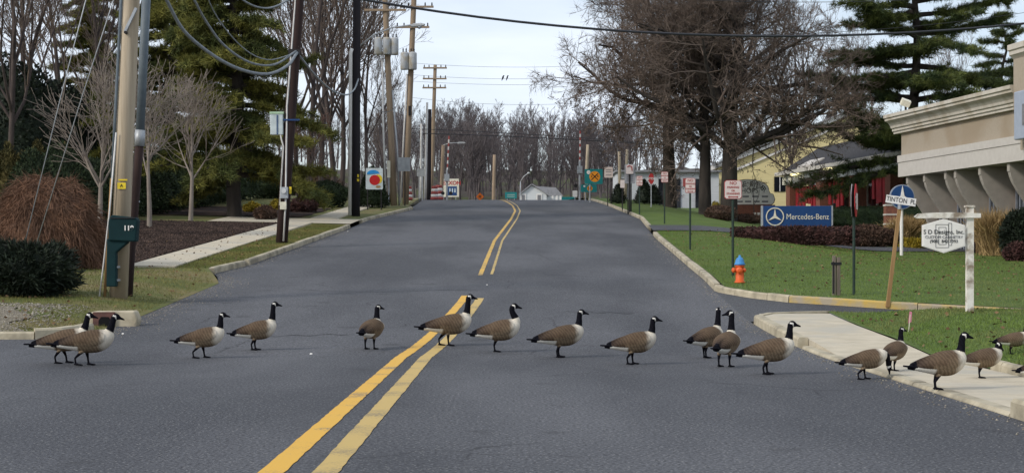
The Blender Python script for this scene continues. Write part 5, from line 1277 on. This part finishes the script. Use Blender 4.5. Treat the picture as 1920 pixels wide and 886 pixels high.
BODY = [(-.40, .212, .006, .018), (-.36, .216, .016, .034), (-.30, .226, .034, .05), (-.23, .243, .064, .072), (-.16, .258, .092, .098), (-.08, .268, .117, .120),
        (0, .274, .131, .131), (.08, .282, .132, .131), (.14, .293, .121, .122), (.19, .307, .100, .104), (.225, .322, .072, .076), (.245, .334, .038, .042), (.252, .338, .008, .010)]
NECKS = {   # neck centre line from inside the breast to the nape, then bill direction (x, z)
    "up": ([(.12, .30), (.175, .36), (.200, .43), (.206, .50), (.215, .565)], (1, -.12)),
    "tall": ([(.12, .30), (.175, .37), (.200, .45), (.207, .54), (.216, .625)], (1, -.12)),
    "swan": ([(.12, .30), (.19, .36), (.195, .42), (.165, .48), (.150, .53), (.165, .575)], (1, -.15)),
    "lean": ([(.12, .30), (.18, .365), (.215, .43), (.235, .50), (.25, .56)], (1, -.18)),
    "down": ([(.12, .29), (.20, .335), (.255, .31), (.275, .25), (.28, .18)], (.25, -1)),
    "tuck": ([(.12, .30), (.18, .37), (.195, .42), (.20, .46)], (.75, -.75)),
}
def catmull(pts, k=6):
    P_ = [np.array(p, float) for p in pts]; P_ = [2 * P_[0] - P_[1]] + P_ + [2 * P_[-1] - P_[-2]]; out = []
    for i in range(1, len(P_) - 2):
        for j in range(k):
            t_ = j / k; a, b, c, d = P_[i - 1:i + 3]
            out.append(.5 * (2 * b + (c - a) * t_ + (2 * a - 5 * b + 4 * c - d) * t_ ** 2 + (3 * b - a - 3 * c + d) * t_ ** 3))
    out.append(P_[-2]); return out

def goose(px, py, height_px, heading, label, neck="up", yaw=0.0, legs=((.02, .055), (-.05, -.055)), one_leg=False, seed=0, Y=None, on=None, length=1.0):
    """one bird: foot pixel, standing height in photo pixels, heading in degrees (0 = towards the picture's far right side)"""
    foot = G(px, py); rng = random.Random(seed); tilt = rng.uniform(-1.5, 1.5); length *= rng.uniform(.95, 1.08)
    pts, bd = NECKS[neck]; top = max(p[1] for p in pts) + .04
    if neck == "down": top = .405
    sc = height_px * foot.y / F / top
    mb = MB(); kinds = []          # kinds: (id, centre line position) for each source vertex
    def note(idx): kinds.extend([idx] * (len(mb.v) - len(kinds)))
    # body
    n = 22; vs, fs = [], []
    body = catmull([(x * length, z, h, w) for x, z, h, w in BODY], 3)
    for x, z, h, w in body:
        for j in range(n):
            a = 2 * math.pi * j / n; ca, sa = math.cos(a), math.sin(a)
            vs.append((x, w * ca * (1 - .10 * max(0, sa)), z + max(h, .004) * sa))
    for i in range(len(body) - 1):
        for j in range(n): fs.append((i * n + j, i * n + (j + 1) % n, (i + 1) * n + (j + 1) % n, (i + 1) * n + j))
    fs += [tuple(range(n)), tuple((len(body) - 1) * n + j for j in range(n))[::-1]]
    mb.add(vs, fs); note(0)
    # folded wings: flat lens shapes lying on the flanks, their tips crossing over the tail
    for s in (-1, 1):
        vs, fs = [], []; rows = 15; cols = 10
        for i in range(rows):
            u = i / (rows - 1); x = (.165 - .535 * u) * length
            mid = .324 - .048 * u - .022 * u * u; half = .078 * math.sin(min(1, u * 3.2 + .22) * math.pi / 2) * (1 - u ** 2.4) + .012
            yb = float(np.interp(x, [b_[0] * length for b_ in BODY], [b_[3] for b_ in BODY]))
            for side in (0, 1):
                for j in range(cols):
                    v = j / (cols - 1) * 2 - 1; zc = mid + half * v
                    bz, bh = float(np.interp(x, [b_[0] * length for b_ in BODY], [b_[1] for b_ in BODY])), float(np.interp(x, [b_[0] * length for b_ in BODY], [b_[2] for b_ in BODY]))
                    q = max(0.0, 1 - ((zc - bz) / max(bh, .02)) ** 2) ** .5
                    y = max(yb * q, .012 + .018 * (1 - u)) + (.012 * (1 - v * v) + .004 if side else -.022)
                    vs.append((x, s * y, zc))
        for i in range(rows - 1):
            for j in range(cols - 1):
                a = i * 2 * cols + j; b_ = a + 2 * cols
                fs.append((a, a + 1, b_ + 1, b_)); fs.append((a + cols, b_ + cols, b_ + cols + 1, a + cols + 1))
            for j in (0, cols - 1):
                a = i * 2 * cols + j; b_ = a + 2 * cols; fs.append((a, b_, b_ + cols, a + cols))
        for i in (0, rows - 1):
            for j in range(cols - 1): a = i * 2 * cols + j; fs.append((a, a + 1, a + 1 + cols, a + cols))
        mb.add(vs, fs); note(1)
    # tail fan
    mb.prism([(-.26 * length, -.05), (-.44 * length, -.042), (-.455 * length, 0), (-.44 * length, .042), (-.26 * length, .05)], (0, 0, .214), (1, 0, -.06), (0, 1, 0), .018); note(2)
    # neck
    cy, sy = math.cos(R_(yaw)), math.sin(R_(yaw))
    line = catmull([(x * (length if i == 0 else 1) + (length - 1) * .2, z) for i, (x, z) in enumerate(pts)], 6); m_ = len(line)
    rad = [float(np.interp(i / (m_ - 1), [0, .3, .5, .75, 1], [.075, .057, .042, .034, .033])) for i in range(m_)]
    mb.tube([(p[0], 0, p[1]) for p in line], rad, 14); note(3)
    # head and bill, turned by yaw on the nape
    hp = Vector((line[-1][0], 0, line[-1][1])); f = Vector((bd[0], 0, bd[1])).normalized(); f = Vector((f.x * cy, f.x * sy, f.z)); upv = Vector((0, 0, 1)) if abs(f.z) < .8 else Vector((1, 0, 0))
    side = upv.cross(f).normalized(); upv = f.cross(side).normalized(); hc = hp + f * .020 + upv * .006
    vs, fs = [], []; prof = [(-.042, .004, .004, 0), (-.036, .02, .018, 0), (-.018, .034, .030, 0), (.004, .037, .033, 0), (.026, .031, .027, -.002), (.042, .022, .019, -.007), (.052, .017, .0155, -.010), (.075, .013, .014, -.014), (.096, .0085, .012, -.018), (.104, .003, .006, -.019)]
    for a_, h_, w_, dz in prof:
        for j in range(14):
            t_ = 2 * math.pi * j / 14; q = hc + f * a_ + side * (w_ * math.cos(t_)) + upv * (h_ * math.sin(t_) + dz); vs.append(q)
    for i in range(len(prof) - 1):
        for j in range(14): fs.append((i * 14 + j, i * 14 + (j + 1) % 14, (i + 1) * 14 + (j + 1) % 14, (i + 1) * 14 + j))
    fs += [tuple(range(14))[::-1], tuple((len(prof) - 1) * 14 + j for j in range(14))]
    mb.add(vs, fs); note(4)
    # legs: thigh, hock, shank, webbed foot
    for li, (fx_, fy_) in enumerate(legs):
        if one_leg and li == 1: continue
        hx = -.035 * length; bx = fx_ - .06
        mb.tube([(hx, fy_ * .9, .20), (hx - .01 + (bx - hx) * .4, fy_, .150), (bx - .012, fy_, .085), (bx - .004, fy_, .02), (bx + .01, fy_, .012)], [.036, .023, .0125, .0115, .013], 8)
        toes = [(bx - .028, fy_, .012)] + [(bx + .078 * math.cos(a_), fy_ + .078 * math.sin(a_), .009) for a_ in (-.52, 0, .52)]
        for q in toes[1:]: mb.tube([(bx - .004, fy_, .018), q], [.013, .008], 6)
        mb.tube([(bx, fy_, .015), toes[0]], [.011, .006], 6)
        mb.prism([(bx, fy_), (toes[1][0] * .96 + bx * .04, toes[1][1]), (bx + .07, fy_ - .02), (toes[2][0] - .004, fy_), (bx + .07, fy_ + .02), (toes[3][0] * .96 + bx * .04, toes[3][1])], (0, 0, .0095), (1, 0, 0), (0, 1, 0), .011)
        note(5)
    # weld everything into one skin, then colour it from the nearest source surface
    src = bpy.data.meshes.new("goose_source"); src.from_pydata(mb.v, [], mb.f); src.update()
    bm = bmesh.new(); bm.from_mesh(src); bmesh.ops.recalc_face_normals(bm, faces=bm.faces); bm.to_mesh(src); bm.free()
    tmp = bpy.data.objects.new("goose_source", src); COL.objects.link(tmp)
    rm = tmp.modifiers.new("weld", 'REMESH'); rm.mode = 'VOXEL'; rm.voxel_size = .0062
    sm = tmp.modifiers.new("soften", 'SMOOTH'); sm.factor = .5; sm.iterations = 2
    dg = bpy.context.evaluated_depsgraph_get(); me = bpy.data.meshes.new_from_object(tmp.evaluated_get(dg))
    bpy.data.objects.remove(tmp)
    tree = BVHTree.FromPolygons([Vector(v) for v in mb.v], mb.f); fk = [kinds[q[0]] for q in mb.f]
    base_v = Vector((line[0][0], 0, line[0][1])); zneck = float(np.interp(.40, np.linspace(0, 1, m_), [p[1] for p in line]))
    NL = [Vector((p[0], 0, p[1])) for p in line]
    cols = np.empty((len(me.vertices), 4), np.float32); cols[:, 3] = 1
    tone = rng.uniform(.9, 1.12)
    def mixc(a, b, t_): t_ = min(1, max(0, t_)); return tuple(p * (1 - t_) + q * t_ for p, q in zip(a, b))
    BLK, WHT, CRM, TAN, BRN, DRK = (.006, .006, .009), (.74, .71, .63), (.60, .54, .44), (.215, .160, .105), (.100, .069, .045), (.042, .030, .024)
    for v in me.vertices:
        c = v.co; kdn = fk[tree.find_nearest(c)[2]]; x = c.x / length
        if kdn == 4:
            q = c - hc; a_, s_, u_ = q.dot(f), abs(q.dot(side)), q.dot(upv)
            col = (.66, .64, .58) if (-.034 + (u_ + .03) * -.05 < a_ < .004 - u_ * .35 and u_ < .013 and (s_ > .012 or u_ < -.022)) else BLK
        elif kdn == 5: col = BLK if c.z < .135 else mixc(BLK, TAN, (c.z - .135) / .02)
        elif kdn == 2: col = BLK
        else:
            i = min(range(m_), key=lambda q_: (NL[q_] - c).length_squared); fr = i / (m_ - 1)
            if kdn == 3 and fr > .40: col = BLK
            else:
                up_ = (c.z - .274) / .13
                col = mixc(TAN, BRN, (up_ + .1) / .55)                                  # flanks to back
                col = mixc(col, (.15, .108, .07), (-.55 - up_) / .4)
                col = mixc(col, CRM, (x - .085) / .07 - max(0, -up_ - .45) * .8)         # pale breast
                if x < -.095 - .10 * (c.z - .17): col = mixc(col, WHT, (-.105 - x) / .02) if c.z < .268 else col     # white vent
                if kdn == 1: col = mixc(mixc(BRN, DRK, (-x - .12) / .18), mixc(TAN, BRN, (up_ + .1) / .7), (x + .04) / .14); col = mixc(col, TAN, (-.05 - up_) * 3) if x > -.15 else col; col = mixc(col, CRM, (x - .10) / .07); col = BLK if x < -.315 else col
                if kdn == 0 and x < -.335: col = BLK
                if kdn == 0 and x < -.2 and c.z > .268: col = DRK
        cols[v.index, :3] = [min(1, k_ * (tone if col is not BLK else 1)) for k_ in col]
    ca = me.color_attributes.new("plumage", 'FLOAT_COLOR', 'POINT'); ca.data.foreach_set("color", cols.ravel())
    me.materials.clear(); me.materials.append(m_goose); me.polygons.foreach_set("use_smooth", np.ones(len(me.polygons), bool)); me.name = "goose"
    o = link("goose", me); o.location = foot + Vector((.06 * sc * math.cos(R_(heading)), .06 * sc * math.sin(R_(heading)), 0)); o.rotation_euler = (0, R_(tilt), R_(heading)); o.scale = (sc,) * 3
    tag(o, label, "goose", "geese crossing the street")
    return o

W_ = ((.07, .05), (-.05, -.05)); S_ = ((.0, .055), (.0, -.055)); N_ = ((.05, .05), (-.02, -.05))
goose(114, 681, 95, 12, "goose farthest along the line, half hidden behind another by the storm drain", "lean", legs=W_, seed=1)
goose(157, 685, 99, 8, "goose striding in front of the storm drain, overlapping its neighbour", "lean", legs=((.05, .05), (-.08, -.05)), seed=2)
goose(376, 671, 86, 3, "goose walking alone with its feet apart, short of the long tar seam", "up", legs=((.05, .05), (-.08, -.05)), seed=3)
goose(477, 656, 91, 12, "upright goose beside the near end of the tar seam", "tall", legs=((.02, .05), (-.03, -.05)), seed=4)
goose(693, 655, 84, 74, "goose walking away with its back turned, before the yellow lines", "up", yaw=-35, legs=((.0, .06), (.02, -.06)), seed=5)
goose(836, 648, 98, 14, "tall goose stepping across the double yellow line", "tall", legs=((.03, -.05), (-.07, .05)), seed=6)
goose(930, 660, 92, 6, "goose with S-curved neck balancing on one leg past the yellow lines", "swan", legs=((-.01, .01), (-.05, -.05)), one_leg=True, seed=7)
goose(1048, 670, 90, 18, "goose between the one-legged goose and the wide gap, legs together", "up", yaw=-8, legs=((.02, .04), (-.03, -.04)), seed=8)
goose(1184, 683, 91, 4, "lone goose in the widest gap of the line, standing on two straight legs", "up", legs=((.03, .05), (-.05, -.05)), seed=9)
goose(1321, 671, 95, 42, "goose facing away with hidden face beside a goose looking back", "tall", yaw=50, legs=((.03, .03), (.0, -.03)), seed=10)
goose(1358, 688, 106, 64, "goose seen from behind, turning its head to look back", "tall", yaw=105, legs=((.0, .065), (.01, -.065)), seed=11)
goose(1437, 702, 101, 8, "goose nearest the kerb stones, walking towards the pavement", "up", legs=((.03, .05), (-.04, -.05)), seed=12)
goose(1620, 711, 56, 8, "goose with its head lowered to the ground at the dropped kerb", "down", legs=((.04, .05), (-.09, -.05)), seed=13)
goose(1674, 695, 81, 52, "goose stepping up on the pavement, seen from behind, in front of the pink flag", "up", yaw=-20, legs=((.03, .04), (-.03, -.04)), seed=14)
goose(1757, 731, 110, 8, "biggest, closest goose standing at the pavement edge", "up", legs=((.0, .045), (-.03, -.045)), seed=15)
goose(1838, 709, 69, 12, "goose with a tucked-in neck preening on the pavement", "tuck", yaw=-25, legs=((.01, .03), (-.02, -.03)), seed=16)
goose(1896, 664, 62, 6, "goose on the corner lawn, cut off by the picture's edge", "up", legs=((.0, .03), (-.02, -.03)), seed=17)
goose(1946, 722, 74, 5, "goose of which only the dark tail enters the picture", "up", legs=N_, seed=18)
